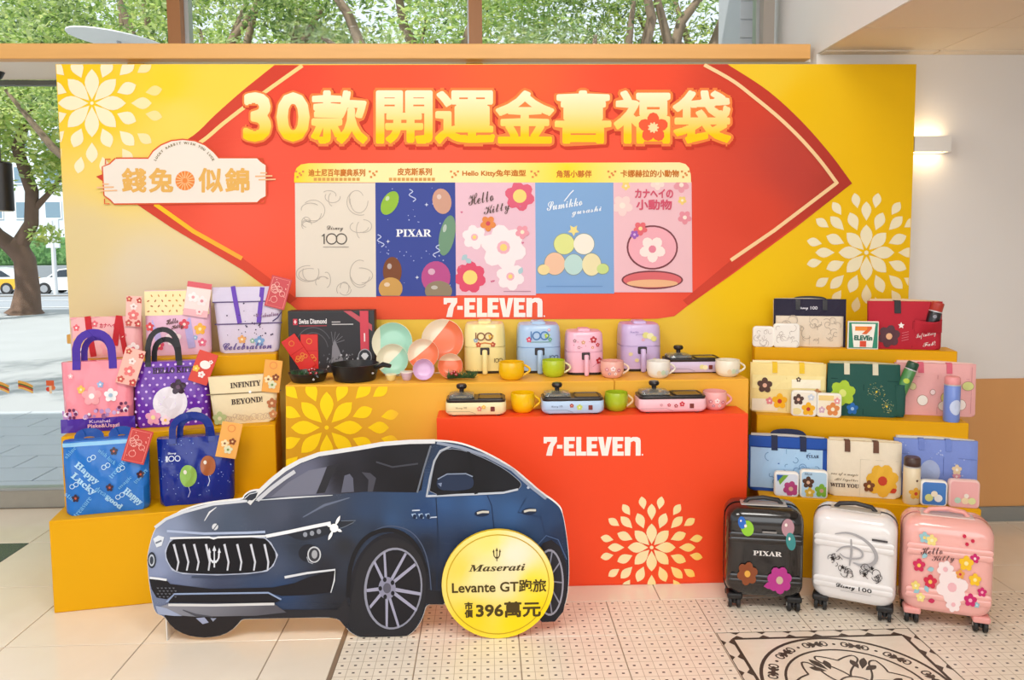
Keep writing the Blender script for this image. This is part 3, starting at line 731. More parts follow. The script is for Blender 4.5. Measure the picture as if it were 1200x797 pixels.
def fill(P, poly, col, layer, dy=4, dx=10):                  # strips so that the colour can vary inside an outline
    ys = [p[1] for p in poly]; y = min(ys)
    lv = sorted(set([round(y+dy*k, 3) for k in range(int((max(ys)-y)/dy)+2)]+[p[1] for p in poly]))
    lv = [l for l in lv if min(ys) <= l <= max(ys)]
    n = len(poly)
    for a, b in zip(lv, lv[1:]):
        if b-a < 1e-4: continue
        mid = (a+b)/2; xs = []
        for i in range(n):
            p, q = poly[i], poly[(i+1) % n]
            if (p[1] > mid) != (q[1] > mid):
                g = lambda yy: p[0]+(q[0]-p[0])*(yy-p[1])/(q[1]-p[1])
                xs.append((g(mid), g(a), g(b)))
        xs.sort()
        for k in range(0, len(xs)-1, 2):
            l, r = xs[k], xs[k+1]; m = max(1, int(abs(r[0]-l[0])/dx)); pts = []
            for i in range(m+1):
                t = i/m; pts += [(l[1]+(r[1]-l[1])*t, a), (l[2]+(r[2]-l[2])*t, b)]
            P.raw(pts, [(2*i, 2*i+2, 2*i+3, 2*i+1) for i in range(m)], col, layer)
def dark(a, b): return mix(redf(a, b), H('#a82a1c'), .42)
fill(P, out, redf, 3, 5, 16)
# darker rims outside the cream line
rim_r = c_ro+[(806, 358), (800, 352), (855, 306)]+c_ri[::-1]
rim_l = c_lo+[(160, 239), (200, 266), (284, 316), (340, 356), (348, 350), (284, 302), (220, 266), (180, 239)]+c_li[::-1]
fill(P, rim_r, dark, 4, 5, 16); fill(P, rim_l, dark, 4, 5, 16)
P.stroke([(a+.6, b+.6) for a, b in c_li if a > 228], 4.5, '#f7cf86', 5)
P.stroke([(182, 239), (227, 271), (284, 303)], 5, lambda a, b: mix(H('#f6c01a'), H('#f4a53a'), (a-180)/100), 5)
P.stroke([(a, b+.8) for a, b in c_ri[:-1]]+[(979, 213), (980.5, 214.2), (978.5, 215.6), (907, 270), (856, 305)], 4.2, '#f6cf9a', 5)
P.build('red_ribbon_print', bd)
# title lettering
P = Print(BM, True)
def goldgrad(a, b): return mix(H('#fbecc4'), H('#ffc800'), (b-112)/46)
chars = [('3', 302, 27), ('0', 344, 33), ('款', 398, 62), ('開', 474, 62), ('運', 545, 66), ('金', 615, 64), ('喜', 683, 62), ('福', 752, 62), ('袋', 822, 64)]
for ch, x, w in chars:
    hh = 52 if ch in '30' else 58
    for (bo, col, ly) in ((13.5, '#c6361f', 6), (10.5, '#f0803c', 7), (4.4 if ch not in '30' else 6, goldgrad, 8)):
        ox = 1.6 if ly == 6 else 0
        P.text(ch, x+ox, 137.5+ox*1.4, hh, w, col, bo, ly)
P.flower(765, 150, 17, '#ee5a35', '#f9d9a4', 9, 5, -PI/2)
for k in range(9): P.disc(765+5.5*math.cos(k*.7), 150+5.5*math.sin(k*.7), 1.1, '#f9d9a4', 11, 6)
P.build('title_lettering', bd)
# plaque
P = Print(BM, True)
pl = [(137, 186.5), (175, 186.5), (181, 178), (190, 171), (202, 166), (215, 164.5), (229, 166), (241, 171), (251, 179), (257, 186), (302, 186), (306, 190), (312, 194), (312, 230), (306, 233), (302, 237), (135, 238.5), (131, 234), (124, 229), (122, 196), (130, 193)]
P.stroke(pl+[pl[0]], 3.4, '#d9562f', 10); P.poly(pl, '#e9dfd3', 11)
for a, b, sx, sy in ((131, 192, -1, -1), (303, 191, 1, -1), (305, 233, 1, 1), (130, 234, -1, 1)):
    P.stroke([(a, b+sy*5), (a+sx*6, b+sy*5), (a+sx*6, b-sy*1)], 1.4, '#d9562f', 12)
GD = '#e0ad5a'
for ch, x in (('錢', 158.5), ('兔', 190), ('似', 248), ('錦', 279)): P.text(ch, x, 211.5, 27, 27, GD, 1.9, 12)
P.disc(218, 212, 11.3, '#e8873f', 12, 28)
for k in range(16): P.stroke([(218+3*math.cos(k*PI/8), 212+3*math.sin(k*PI/8)), (218+11*math.cos(k*PI/8), 212+11*math.sin(k*PI/8))], .7, '#f6cf9a', 13)
word = 'LUCKY RABBIT WISH YOU LUCK'
for i, ch in enumerate(word):
    a = math.radians(207+126*i/(len(word)-1))
    if ch != ' ': P.text(ch, 217+38*math.cos(a), 204+36*math.sin(a), 2.6, None, '#8a7a5a', .35, 12, -(a+PI/2))
for (a, b) in ((115, 220), (300, 207)):
    P.stroke([(a, b), (a+20, b-.5)], 1.8, '#eab98a', 13); P.stroke([(a+6, b-4), (a+14, b-4)], 1.6, '#eab98a', 13); P.stroke([(a+4, b+4), (a+24, b+3.4)], 1.6, '#eab98a', 13)
P.build('plaque_print', bd)
# poster panel
P = Print(BM, True)
hd = lambda a, b: mix(mix(H('#ffd21e'), H('#f8e6a8'), min(1, (a-345)/75)), H('#ffd92a'), max(0, 1-abs(a-665)/110))
hdr = [(345, 214), (345.5, 203), (348, 197), (353, 193), (362, 191.5), (600, 191), (796, 190.5), (803, 192.5), (807, 197), (809, 204), (809.5, 214)]
fill(P, hdr, hd, 6, 4, 10)
for (tx, x, w, y) in (('迪士尼百年慶典系列', 395, 66, 202.5), ('皮克斯系列', 486, 40, 201.5), ('Hello Kitty兔年造型', 579, 74, 203.5), ('角落小夥伴', 672.5, 41, 204), ('卡娜赫拉的小動物', 761, 68, 203.5)):
    P.text(tx, x, y, 8.2, w, '#c4732a', .55, 7)
for x0, x1, y in ((368, 424, 210.5), (456, 515, 210.5)):
    n = int((x1-x0)/5)
    for k in range(n): P.rect(x0+5*k, y-2, x0+5*k+3.8, y+1.6, '#d39a52', 7)
for x in (351, 437, 532, 626, 716, 802):
    for k in range(5): P.rect(x-4.6+4*(k % 3)-(1 if k > 2 else 0)*-1.5, 200+4.2*(k//3)+(k % 2)*2.2, x-4.6+4*(k % 3)+2.5-(1 if k > 2 else 0)*-1.5, 202.4+4.2*(k//3)+(k % 2)*2.2, '#d98a4a', 7)
P.build('header_print', bd)
def poster(x0, x1, y0, y1, bg):
    P = Print(BM, True)
    P.poly([(x0, y0), (x1, y0), (x1+1, y1), (x0+1, y1)] if isinstance(bg, str) else [(x0, y0), (x1, y0), (x1+1, y1), (x0+1, y1)], bg if isinstance(bg, str) else bg, 6)
    P.clip = (x0+.5, x1+.5, y0+.5, y1-.5)
    return P
# cream poster: soft grey pencil curls
P = poster(346, 440, 214.5, 348, '#dfd5c6'); R = random.Random(5)
for (cx_, cy_, r) in ((366, 245, 14), (388, 232, 9), (420, 236, 16), (424, 268, 11), (362, 320, 14), (380, 330, 9), (420, 322, 16), (405, 340, 8), (358, 262, 7)):
    for j in range(3):
        a0 = R.uniform(0, 360); P.ring(cx_+R.uniform(-3, 3), cy_+R.uniform(-3, 3), r*R.uniform(.5, 1), .8, '#b7ada2', 7, 20, r*R.uniform(.5, 1), a0, a0+R.uniform(120, 260))
P.clip = None
P.text(script('Disney'), 393, 268, 7, 19, '#6a635c', .1, 8); P.rect(379.6, 274, 381, 286, '#5a544e', 8); P.stroke([(377.6, 277), (380.6, 274.4)], 1.1, '#5a544e', 8)
P.ring(389, 280, 6, 1.3, '#5a544e', 8, 26); P.ring(400.5, 280, 6, 1.3, '#5a544e', 8, 26); P.rect(379, 289, 409, 290, '#a59c92', 8)
P.build('cream_poster_print', bd)
# navy poster: stars, streamers, plain balloons
P = poster(440, 533.5, 214, 347, '#3b4a96')
for k in range(46): P.disc(R.uniform(443, 531), R.uniform(217, 345), R.uniform(.4, .9), '#aab6dc', 7, 6)
for (a, b) in ((500, 240), (455, 283), (489, 325)): P.star(a, b, 2.6, '#dfe6f5', 7, .25)
def balloon(a, b, rx, ry, c, rot=0, ly=8):
    P.ell(a, b, rx, ry, c, ly, 22, rot); P.ell(a-rx*.3, b-ry*.35, rx*.25, ry*.2, mix(H(c), (1, 1, 1), .35), ly+1, 10, rot)
balloon(457, 238, 9, 15, '#8fb83c', .5); balloon(518, 236, 11, 15, '#c99a86', -.2); balloon(524, 276, 9, 24, '#6f9479', .2)
balloon(460, 318, 11, 17, '#7a4a30'); balloon(458, 338, 14, 13, '#c79a55'); balloon(511, 325, 17, 19, '#b5508a'); balloon(514, 341, 16, 12, '#8f8069')
for (a, b, s) in ((480, 222, 1), (443, 275, 1), (515, 287, -1)): P.stroke([(a+3*math.sin(i*.9)*s+i*.5*s, b+i*1.3) for i in range(12)], 1.2, '#b9c4e6', 8)
P.clip = None
P.text(serif('PIXAR'), 485, 273, 8.5, 41, '#eef0f6', .2, 9)
P.build('navy_poster_print', bd)
# pale pink poster: flowers, bow
P = poster(533.5, 627, 214, 346, '#e3bccb')
P.flower(609, 230, 17, '#d9607a', '#f1d27a', 7, 6); P.disc(609, 230, 8, '#f1d27a', 8)
P.flower(551, 325, 18, '#d9506e', '#f3cf70', 7, 7); P.disc(551, 325, 8.5, '#f3d27a', 8)
for (a, b, r) in ((590, 290, 26), (556, 278, 14), (598, 324, 16)): P.flower(a, b, r, '#f1e4e6', '#e9b0be', 7, 6); P.disc(a, b, r*.16, '#f3d27a', 9)
P.flower(572, 262, 9, '#e08a4a', '#c94a5a', 9); P.flower(612, 272, 8, '#e59aa8', '#f6e0c8', 9)
for k in range(10): P.heart(R.uniform(538, 622), R.uniform(218, 340), 1.6, '#cf7090', 7)
for (a, b, q) in ((545, 303, .6), (612, 313, 2), (541, 305, -.8)): P.leaf(a, b, 9, q, '#a9c7cf', 7)
P.clip = None
P.text(script('Hello'), 563, 232, 13, 30, '#5c4a44', 0, 11, .2); P.text(script('Kitty'), 582, 246, 14, 31, '#5c4a44', 0, 11, .2)
P.rect(590, 341, 622, 342, '#b98a9a', 8)
P.build('pink_poster_print', bd)
# blue poster: pastel pebbles
P = poster(627, 718.5, 214, 344, '#7fa6d4')
P.text(script('Sumikko'), 661, 239, 10, 42, '#e8eff6', .15, 8, .16); P.text(script('gurashi'), 687, 248, 9, 36, '#e8eff6', .15, 8, .14); P.stroke([(661, 236), (668, 227), (672, 223)], 1.2, '#e8eff6', 8)
for (a, b, rx, ry, c) in ((661, 286, 12, 12, '#d9df8e'), (684, 286, 12, 12, '#ece6d8'), (650, 309, 12, 13, '#e9bfa0'), (672, 310, 11, 12, '#b9d8d2'), (693, 310, 11, 13, '#e6dcae'), (706, 315, 7, 6, '#c6d98a'), (637, 316, 7, 6, '#e8d49a')):
    P.ell(a, b, rx+.7, ry+.7, '#8d9a8e', 7, 24); P.ell(a, b, rx, ry, c, 8, 24)
P.star(672, 270, 7, '#ead98a', 8, .5, 5)
P.rect(640, 335, 706, 336, '#6a92c4', 7)
P.build('blue_poster_print', bd)
# rose poster: blossoms
P = poster(718.5, 810, 213.5, 342.5, '#e9bcc4')
for (a, b, r, c) in ((729, 241, 12, '#efd0cc'), (798, 217, 9, '#e39aa6'), (802, 255, 8, '#e28f9d'), (770, 215, 8, '#f0d8cf'), (733, 218, 5, '#efcf7a'), (799, 235, 5, '#efcf7a')): P.flower(a, b, r, c, '#f3e0d4', 7)
P.ell(764, 290, 30, 26, '#7c4148', 7, 34); P.ell(764, 290, 28, 24, '#ecaab6', 8, 34); P.flower(764, 292, 15, '#f6e3dd', '#e0869a', 9)
P.ell(764, 328, 36, 11, '#7c4148', 7, 34); P.ell(764, 328, 34, 9.2, '#d96a6e', 8, 34); P.ell(764, 332, 30, 4.5, '#e9b489', 9, 30)
P.flower(750, 268, 8, '#e06a72', '#f3d9a0', 10); P.flower(743, 275, 5, '#9a5fb8', '#d9b3e0', 11)
P.clip = None
P.text('カナヘイの', 766, 227, 10, 44, '#d0566e', .8, 9); P.text('小動物', 766, 240, 11.5, 41, '#d0566e', .8, 9)
P.build('rose_poster_print', bd)
P = Print(BM, True); P.seveneleven(520, 349, 118, 22.5, '#f4ece6', 6); P.build('shop_name_lettering', bd)
MB().bbox(-2.125, -2.06, .05, .10, 1.0, 1.045, .003, 1).box(-.9, -.84, .05, .3, .6, .66).build('back_brace', M('#d9a24e', .5), bd)

# ================================================================== STEPPED STANDS, COUNTER, RED PLINTH
YB = mat('yellow_board', '#e0a400', .5, spec=.2, noise=.015, nscale=2)
def unit(label, x, y, ang, L, steps, depth, side, m=YB):
    t = thing('stepped_stand', label, 'display stand', (x, y, 0), ang)
    x0, x1 = (0, L) if side > 0 else (-L, 0)
    for k, z in enumerate(steps):
        y0, y1 = depth*k, depth*(k+1)-.0015-(.028 if k == 2 else 0)
        o = MB().bbox(x0, x1, y0, y1, 0, z, .003, 1).build('step', m, t)
        MB().box(x0+.004, x1-.004, y0-.0012, y0, .004, z-.012).build('front_panel', m, o)
    return t
LA, RA = math.radians(11), math.radians(-15)
LO = Vector((-1.762, 3.047, 0)); LZ = (.383, .68, .972); LD = .186
unit('yellow three-step stand by the window holding tote bags with envelopes', LO.x, LO.y, LA, .865, LZ, LD, 1)
RO = Vector((2.05, 3.04, 0)); RD = .182
def zfor(P0, px, py):                                        # height of a point over P0 seen at image row py
    a, b = 0, 2
    for _ in range(40):
        m = (a+b)/2; d = Vector((P0[0], P0[1], m))-Vector((0, 0, EYE)); y = 357.4-FPX*d.dot(UP)/d.dot(FW)
        if y > py: a = m
        else: b = m
    return (a+b)/2
_v = Vector((-math.sin(RA), math.cos(RA), 0))
RZ = tuple(zfor(RO+_v*(RD*k), 0, py) for k, py in enumerate((597.5, 496.5, 412)))
unit('yellow three-step stand before the white wall holding flat totes and bottles', RO.x, RO.y, RA, .885, RZ, RD, -1)
# counter of two boxes with flower print
CZ, CY0 = .866, 3.345
ct = thing('display_counter', 'long orange-yellow counter under the kitchenware with flower print', 'counter', (0, CY0, 0))
OY = mat('orange_board', '#eeb13c', .5, spec=.25, noise=.01)
for a, b in ((-.886, .5635), (.5655, 1.168)): MB().bbox(a, b, 0, BY-CY0-.004, 0, CZ, .003, 1).build('counter_box', OY, ct)
P = Print(lambda a, b: (at_y(a, b, CY0).x, at_y(a, b, CY0).z), True); P.clip = (335.5, 500, 453, 700)
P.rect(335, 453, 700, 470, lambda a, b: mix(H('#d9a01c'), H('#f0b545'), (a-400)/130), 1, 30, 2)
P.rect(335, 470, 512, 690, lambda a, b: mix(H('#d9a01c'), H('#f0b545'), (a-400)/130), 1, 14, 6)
fc = lambda a, b: mix(H('#fbd512'), H('#f2bb42'), max(0, (a-450)/25))
for k in range(8):
    q = k*PI/4; P.petal(383, 501, q+PI/2, 8, 42, 8, fc, 2); P.petal(383, 501, q+PI/8, 33, 58, 7, fc, 2)
    P.petal(383, 501, q, 48, 73, 7, fc, 2)
for k in range(16): P.petal(383, 501, PI/16+k*PI/8, 65, 86, 6, fc, 2)
P.disc(383, 501, 2.5, fc, 2)
P.build('flower_print', ct)
# red plinth
RY0, RZT = 3.185, .746
rp = thing('red_plinth', 'glossy red plinth with shop lettering in front of the counter', 'plinth', (0, RY0, 0))
RX0, RX1 = at_y(512, 520, RY0).x, at_y(876.5, 520, RY0).x
REDB = mat('red_board', '#f04a22', .4, spec=.3, noise=.012, nscale=2)
MB().bbox(RX0, RX1, 0, CY0-RY0-.004, 0.004, RZT, .003, 1).build('plinth_body', REDB, rp)
MB().box(RX0+.004, RX1-.004, .004, .03, 0, .006).build('base_strip', REDB, rp)
P = Print(lambda a, b: (at_y(a, b, RY0).x, at_y(a, b, RY0).z), True); P.seveneleven(637, 512, 116, 22, '#f6efe9', 1); P.build('shop_name_lettering', rp)
P = Print(lambda a, b: (at_y(a, b, RY0).x, at_y(a, b, RY0).z), True); P.clip = (690, 850, 560, 685)
P.burst(763.5, 641.5, 60, lambda a, b: mix(H('#f6e3b0'), H('#ffc400'), max(0, ((a-763)*.6+(b-641)*.25)/50+max(0, (735-a)/60))), 1); P.build('flower_print', rp)
# ================================================================== CAR STANDEE (a flat printed cut-out)
SY = 2.80
sc_ = at_y(430, 747, SY)
st = thing('car_standee', 'flat cardboard cut-out printed as a dark blue luxury car', 'standee', (sc_.x, SY, 0))
def CM(px, py):
    p = at_y(px, py, SY); return (p.x-sc_.x, max(p.z, .001))
sil = [(173, 657.5), (174, 646), (180.7, 621), (191, 610), (208.4, 600.7), (234, 592), (259.6, 588), (286, 585.7), (286, 581.5), (292.7, 576.5), (302, 575), (306.5, 576), (319, 564), (332, 553.7), (351, 542), (372.6, 533.5), (420, 526), (447.7, 520.7), (478.6, 518.3), (509.6, 517), (533.5, 519), (552.5, 524.3), (576.4, 535), (600, 549), (614.5, 561), (633.6, 578), (650, 588.6), (658.6, 598), (663.4, 624.4), (667, 658), (665.5, 698), (657, 721), (648.7, 728), (634, 728.7), (624, 716), (614, 706), (508, 707), (499, 709), (497, 718), (493, 728), (487, 737), (480, 743.5), (471, 747.5), (455, 749.5), (436, 749), (421, 746.5), (411, 741), (404, 733), (397, 725), (382.5, 723), (290, 725), (283, 726), (279, 731), (273, 737), (266, 741.5), (258, 744.6), (249, 746.2), (240, 746.8), (231, 746.2), (222, 744.6), (214, 741.8), (206, 737.5), (199, 731), (193, 722), (182.5, 719), (178.3, 703), (175, 682.5)]
def smooth(p, it=2, closed=True):
    for _ in range(it):
        q = []
        for i in range(len(p) if closed else len(p)-1):
            a, b = p[i], p[(i+1) % len(p)]; q += [(a[0]*.75+b[0]*.25, a[1]*.75+b[1]*.25), (a[0]*.25+b[0]*.75, a[1]*.25+b[1]*.75)]
        p = q if closed else [p[0]]+q+[p[-1]]
    return p
sil = smooth(sil, 2)
n = len(sil); ex = []
for i in range(n):
    a, b = sil[i-1], sil[(i+1) % n]; dx, dy = b[0]-a[0], b[1]-a[1]; l = math.hypot(dx, dy) or 1
    k = 1.5 if sil[i][1] < 600 else .6
    ex.append((sil[i][0]+dy/l*k, sil[i][1]-dx/l*k))
MB().prism([CM(*p) for p in ex], .0, .008).build('board', M('#efeeec', .6), st)
P = Print(CM, True)
bodyc = idw([(240, 600, '#555d70'), (300, 592, '#454c5c'), (380, 588, '#3f4554'), (430, 598, '#324360'), (470, 588, '#30486b'), (350, 612, '#373d4e'), (270, 615, '#495468'), (200, 620, '#8490ac'), (183, 632, '#99a3bd'), (185, 668, '#8691b1'), (200, 690, '#656f8e'), (186, 710, '#6d7792'),
             (260, 690, '#3d445c'), (330, 692, '#2a4065'), (300, 690, '#344361'), (322, 660, '#444e65'), (350, 640, '#2f3644'), (380, 665, '#2a2b32'), (405, 640, '#2d2e34'), (420, 622, '#303b4e'), (400, 700, '#282930'), (440, 622, '#2b3549'), (360, 600, '#3c4455'), (330, 600, '#484e60'),
             (500, 600, '#28436e'), (520, 588, '#345483'), (560, 586, '#375a8c'), (600, 600, '#365989'), (640, 606, '#294065'), (655, 630, '#23304c'), (500, 640, '#212736'), (500, 680, '#22232b'), (540, 640, '#23304b'), (620, 630, '#294063'), (650, 660, '#212633'), (460, 608, '#344d72'), (450, 630, '#293244'), (400, 715, '#212126'), (300, 715, '#24242a'), (560, 560, '#282e39'), (480, 530, '#282b32'), (620, 580, '#314c74'), (640, 700, '#1e1e23'), (240, 735, '#1c191a'), (450, 740, '#232124')], 2.6)
fill(P, sil, bodyc, 1, 3, 5)
G = lambda *c: '#%02x%02x%02x' % c
# front wheel disc, tyres and arches
def ell(a, b, rx, ry, c, ly, nn=34, rot=0): P.ell(a, b, rx, ry, c, ly, nn, rot)
fill(P, [(193, 722), (199, 731), (206, 737.5), (214, 741.8), (222, 744.6), (231, 746.2), (240, 746.8), (249, 746.2), (258, 744.6), (266, 741.5), (273, 737), (279, 731), (283, 726), (283, 716), (193, 714)], '#252021', 2)
P.poly([(230, 724), (240, 723), (245, 729), (238, 731)], '#9aa0bb', 3); P.poly([(247, 724), (254, 724), (250, 728)], '#8f94a8', 3)
# front right wheel (big)
ell(456, 690, 46, 66, '#232228', 2, 40, .12); P.stroke(smooth([(408, 700), (410, 660), (424, 632), (446, 620), (470, 622), (490, 640), (500, 670)], 2, False), 5, '#1c1b1f', 3)
fill(P, smooth([(407, 735), (420, 746.5), (467, 748), (487, 738), (496, 715), (500, 690), (499, 665), (490, 645), (470, 630), (450, 629), (432, 640), (420, 660), (414, 690), (409, 715)], 2), '#29282c', 4)
ell(461, 689, 34, 48, '#8f90a0', 6, 40, .1); ell(461.5, 689, 31.5, 45.5, '#1f1d22', 7, 40, .1)
hub = (454, 688)
for k in range(5):
    for d in (-.14, .14):
        a = k*2*PI/5+.35+d
        P.poly([(hub[0]+3*math.cos(a-.6), hub[1]+4*math.sin(a-.6)), (462+32*math.cos(a-.03+d*.6), 689+46*math.sin(a-.03+d*.6)), (462+32*math.cos(a+.05+d*.6), 689+46*math.sin(a+.05+d*.6)), (hub[0]+3*math.cos(a+.6), hub[1]+4*math.sin(a+.6))], '#a09fb6', 8)
ell(hub[0], hub[1], 10, 13, '#8d8ca2', 9); ell(hub[0], hub[1], 4.6, 6, '#5c5a68', 10)
for k in range(5): ell(hub[0]+8*math.cos(k*1.257+.6), hub[1]+10.5*math.sin(k*1.257+.6), 2.2, 2.8, '#201e24', 10, 10)
# rear wheel
fill(P, [(628, 650), (636, 636), (646, 632), (656, 640), (663, 660), (665, 690), (660, 716), (650, 728), (635, 728.5), (626, 718), (618, 705), (622, 670)], '#242228', 4)
ell(644, 682, 16.5, 39, '#9a99a8', 5, 30); ell(644, 682, 14.5, 36.5, '#2c2a31', 6, 30)
for k in range(9): P.stroke([(641, 680), (644+15*math.cos(k*.7), 682+37*math.sin(k*.7))], 1.6, '#8d8c9c', 7)
# sill and underside
fill(P, [(283, 725), (283, 714), (397, 714), (405, 700), (412, 716), (406, 736), (397, 725), (382.5, 723)], '#2b292d', 3); P.poly([(497, 690), (520, 693), (520, 708), (500, 708)], '#232227', 3)
# greenhouse
ws = [(298, 583), (316, 566), (334, 553), (356, 542), (380, 534), (420, 527.5), (470, 521), (506, 519), (502, 530), (498, 548), (494, 574), (488, 577), (430, 576), (380, 580), (330, 583)]
fill(P, ws, idw([(330, 570, '#5d5f70'), (360, 560, '#63657a'), (400, 555, '#232228'), (450, 550, '#1c1b20'), (490, 530, '#1f2026'), (480, 570, '#18171c')]), 2)
P.poly([(318, 582), (338, 565), (362, 551), (383, 547), (376, 566), (370, 579)], '#6f7182', 3); P.poly([(384, 546), (397, 543), (388, 560), (381, 577), (371, 578)], '#2a2a30', 4)
P.poly([(400, 577), (404, 557), (410, 555), (414, 560), (415, 576)], '#5c5e6e', 4); P.poly([(424, 553), (434, 554), (441, 560), (437, 576), (431, 576), (432, 562)], '#45454f', 4)
P.stroke([(441, 541), (460, 547), (490, 543)], 2, '#42434c', 4)
P.stroke([(292, 590), (302, 578), (319, 562), (334, 550), (352, 540), (374, 532), (420, 525), (448, 520), (480, 517.5), (510, 517)], 5, '#d7d8da', 4); P.stroke([(302, 586), (318, 572), (334, 560), (346, 552)], 4.5, '#c3c5cc', 5)
P.poly([(286, 585), (288, 580), (295, 577), (303, 576), (300, 583), (296, 586)], '#30343d', 5); P.stroke([(287, 584), (293, 578.5), (303, 576)], 1, '#c9ccd2', 6)
# side windows
sw = [(503, 580), (506, 560), (510, 540), (516, 530), (526, 525.5), (545, 528), (570, 538), (592, 550), (608, 563), (611, 568), (606, 574), (590, 577), (550, 579)]
sw = smooth(sw, 1); P.stroke(sw+[sw[0]], 1.6, '#8b93a2', 3); fill(P, sw, idw([(520, 540, '#1d1d22'), (560, 550, '#18181d'), (600, 565, '#1d1e24'), (540, 575, '#141418')]), 4)
P.stroke([(500, 581), (513, 580.5), (560, 578.5), (590, 577), (607, 573)], 2.4, '#b9c0cc', 5)
P.poly([(547, 527), (551, 528.5), (560, 578), (556, 579)], '#17171b', 5); P.stroke([(500, 582), (504, 560), (509, 540), (516, 528), (530, 522)], 2.2, '#aab0ba', 5); P.stroke([(489, 577), (497, 548), (505, 522)], 2, '#6c7380', 4)
P.stroke([(512, 518.5), (540, 524), (570, 534), (600, 550), (622, 570), (640, 584)], 3.4, '#8d97ab', 5)
# mirror
P.poly(smooth([(511, 567), (514, 559), (524, 554.5), (544, 554), (553, 557), (556, 566), (552, 573), (530, 575), (516, 574)]), '#26324b', 6); P.stroke([(513, 561), (524, 555), (546, 554.5), (554, 558)], 1.3, '#8894aa', 7); P.poly([(513, 566), (518, 565), (517, 570)], '#7d8aa6', 7)
P.poly([(512, 576), (522, 574), (540, 575), (538, 578), (512, 580)], '#1b1c22', 6)
# door seams, handles, vents
P.stroke([(571, 580), (576, 592), (579, 620)], 1, '#20304f', 3); P.stroke([(511, 583), (513, 620), (512, 690)], 1, '#202c44', 3); P.stroke([(616, 584), (607, 600), (634, 606), (640, 630)], 1, '#24375a', 3)
for a, b in ((565, 600), (620, 598)): P.ell(a, b+1, 9, 4, '#1d2a44', 4, 18, -.1); P.stroke([(a-6, b+1), (a, b-.6), (a+8, b-.5)], 2.6, '#c9c6bc', 5)
for k in range(3): P.poly([(482+8*k, 602), (487+8*k, 601), (489+8*k, 607), (485+8*k, 608)], '#9cb4d6', 4); P.ell(486+8*k, 605, 2.2, 3, '#1f2c46', 5, 10)
P.stroke([(483, 598), (492, 597.5)], 1.6, '#b9c4d8', 4); P.stroke([(505, 606), (512, 605.5)], 1.4, '#b9c4d8', 4); P.disc(619, 571, 1.6, '#a9b4c8', 5)
# hood lines
P.stroke([(182, 618), (195, 608), (215, 600), (250, 590.5), (290, 586.5)], 3.4, '#cfd3da', 3); P.stroke([(240, 610), (246, 600), (254, 594)], 2, '#d9dce2', 4, True)
P.stroke([(300, 586), (340, 583), (390, 580)], 2, '#cdd2d8', 4, True); P.stroke([(355, 606), (380, 592), (410, 583)], 3, '#646d82', 2, True)
P.stroke([(196, 622), (240, 625), (290, 624), (311, 623)], 2.8, '#a9b6d2', 3); P.ell(252.5, 617, 3.6, 4, '#d3d6dc', 4, 14, .4); P.stroke([(250, 621), (256, 613)], 1, '#3a4254', 5)
# grille
gr = [(201, 632), (212, 631), (251, 630), (309, 629), (317, 636), (325, 650), (320, 662), (313, 668), (290, 671), (255, 672.5), (215, 671), (203, 667), (196, 655), (195, 645)]
P.stroke(gr+[gr[0]], 2.6, '#b4bcd0', 4); gr = smooth(gr, 1); fill(P, gr, '#15141a', 5, 4, 30); P.stroke([(200, 630), (246, 629), (251, 630.5), (256, 629), (312, 627.5)], 2.2, '#e4e6ea', 6)
for x0, x1, xe in ((204.5, 210, 208), (216, 221.5, 219.5), (228, 233.5, 231.5), (242, 246.5, 245), (263.5, 268.5, 267), (278.5, 283.5, 282), (294.5, 299.5, 298), (310.5, 315, 314)):
    P.stroke([(x0, 637), (x1, 658), (xe, 668)], [2.6, 2.2, 1.8], '#c9ccd6', 6)
def trident(a, b, s, c, ly, f=1):
    P.poly([(a-1*s, b+f*14*s), (a+1*s, b+f*14*s), (a+.8*s, b-f*8*s), (a+2.6*s, b-f*9*s), (a, b-f*16*s), (a-2.6*s, b-f*9*s), (a-.8*s, b-f*8*s)], c, ly)
    for q in (-1, 1):
        P.stroke([(a, b+f*6*s), (a+q*4*s, b+f*5*s), (a+q*6*s, b+f*1*s), (a+q*6.6*s, b-f*7*s)], 2.2*s, c, ly); P.poly([(a+q*6.6*s, b-f*13*s), (a+q*9*s, b-f*6*s), (a+q*4.6*s, b-f*6*s)], c, ly)
    P.poly([(a-4*s, b+f*5.5*s), (a+4*s, b+f*5.5*s), (a+3*s, b+f*8*s), (a-3*s, b+f*8*s)], c, ly)
trident(252, 652, .86, '#d7dae2', 8)
# lamps
P.poly([(180, 631), (186, 627), (193, 629), (190, 639), (184, 641)], '#d9dfe8', 4); P.stroke([(183, 636), (190, 633)], 2, '#6d7688', 5)
P.ell(178.5, 656, 5, 9.5, '#2e333e', 4); P.ell(178.5, 656, 3.4, 7, '#b9c0cc', 5); P.ell(178.5, 656, 2.2, 4.8, '#3a3f4a', 6)
P.poly([(337, 626), (356, 622), (384, 616), (392, 618), (390, 624), (372, 630), (356, 633), (346, 631)], '#2a2d35', 3); P.stroke([(312, 628), (340, 622.5), (370, 616), (388, 612.5)], 4, '#e6e9ee', 5)
for a, b in ((358, 626), (366, 624.5), (374, 622.5)): P.ell(a, b, 2.6, 3, '#8e939e', 4, 12)
P.poly([(395, 611), (402, 609.5), (417, 609.5), (412, 615), (400, 619)], '#2c3038', 3); P.stroke([(395, 620), (404, 617), (414, 612), (417, 609.5), (400, 610)], .8, '#6d7686', 4)
for k in range(4): P.petal(392, 618, k*PI/2+.45, 2, 16 if k % 2 else 10, 1.7, '#ffffff', 7)
P.disc(392, 618, 5, '#fbfbfb', 8)
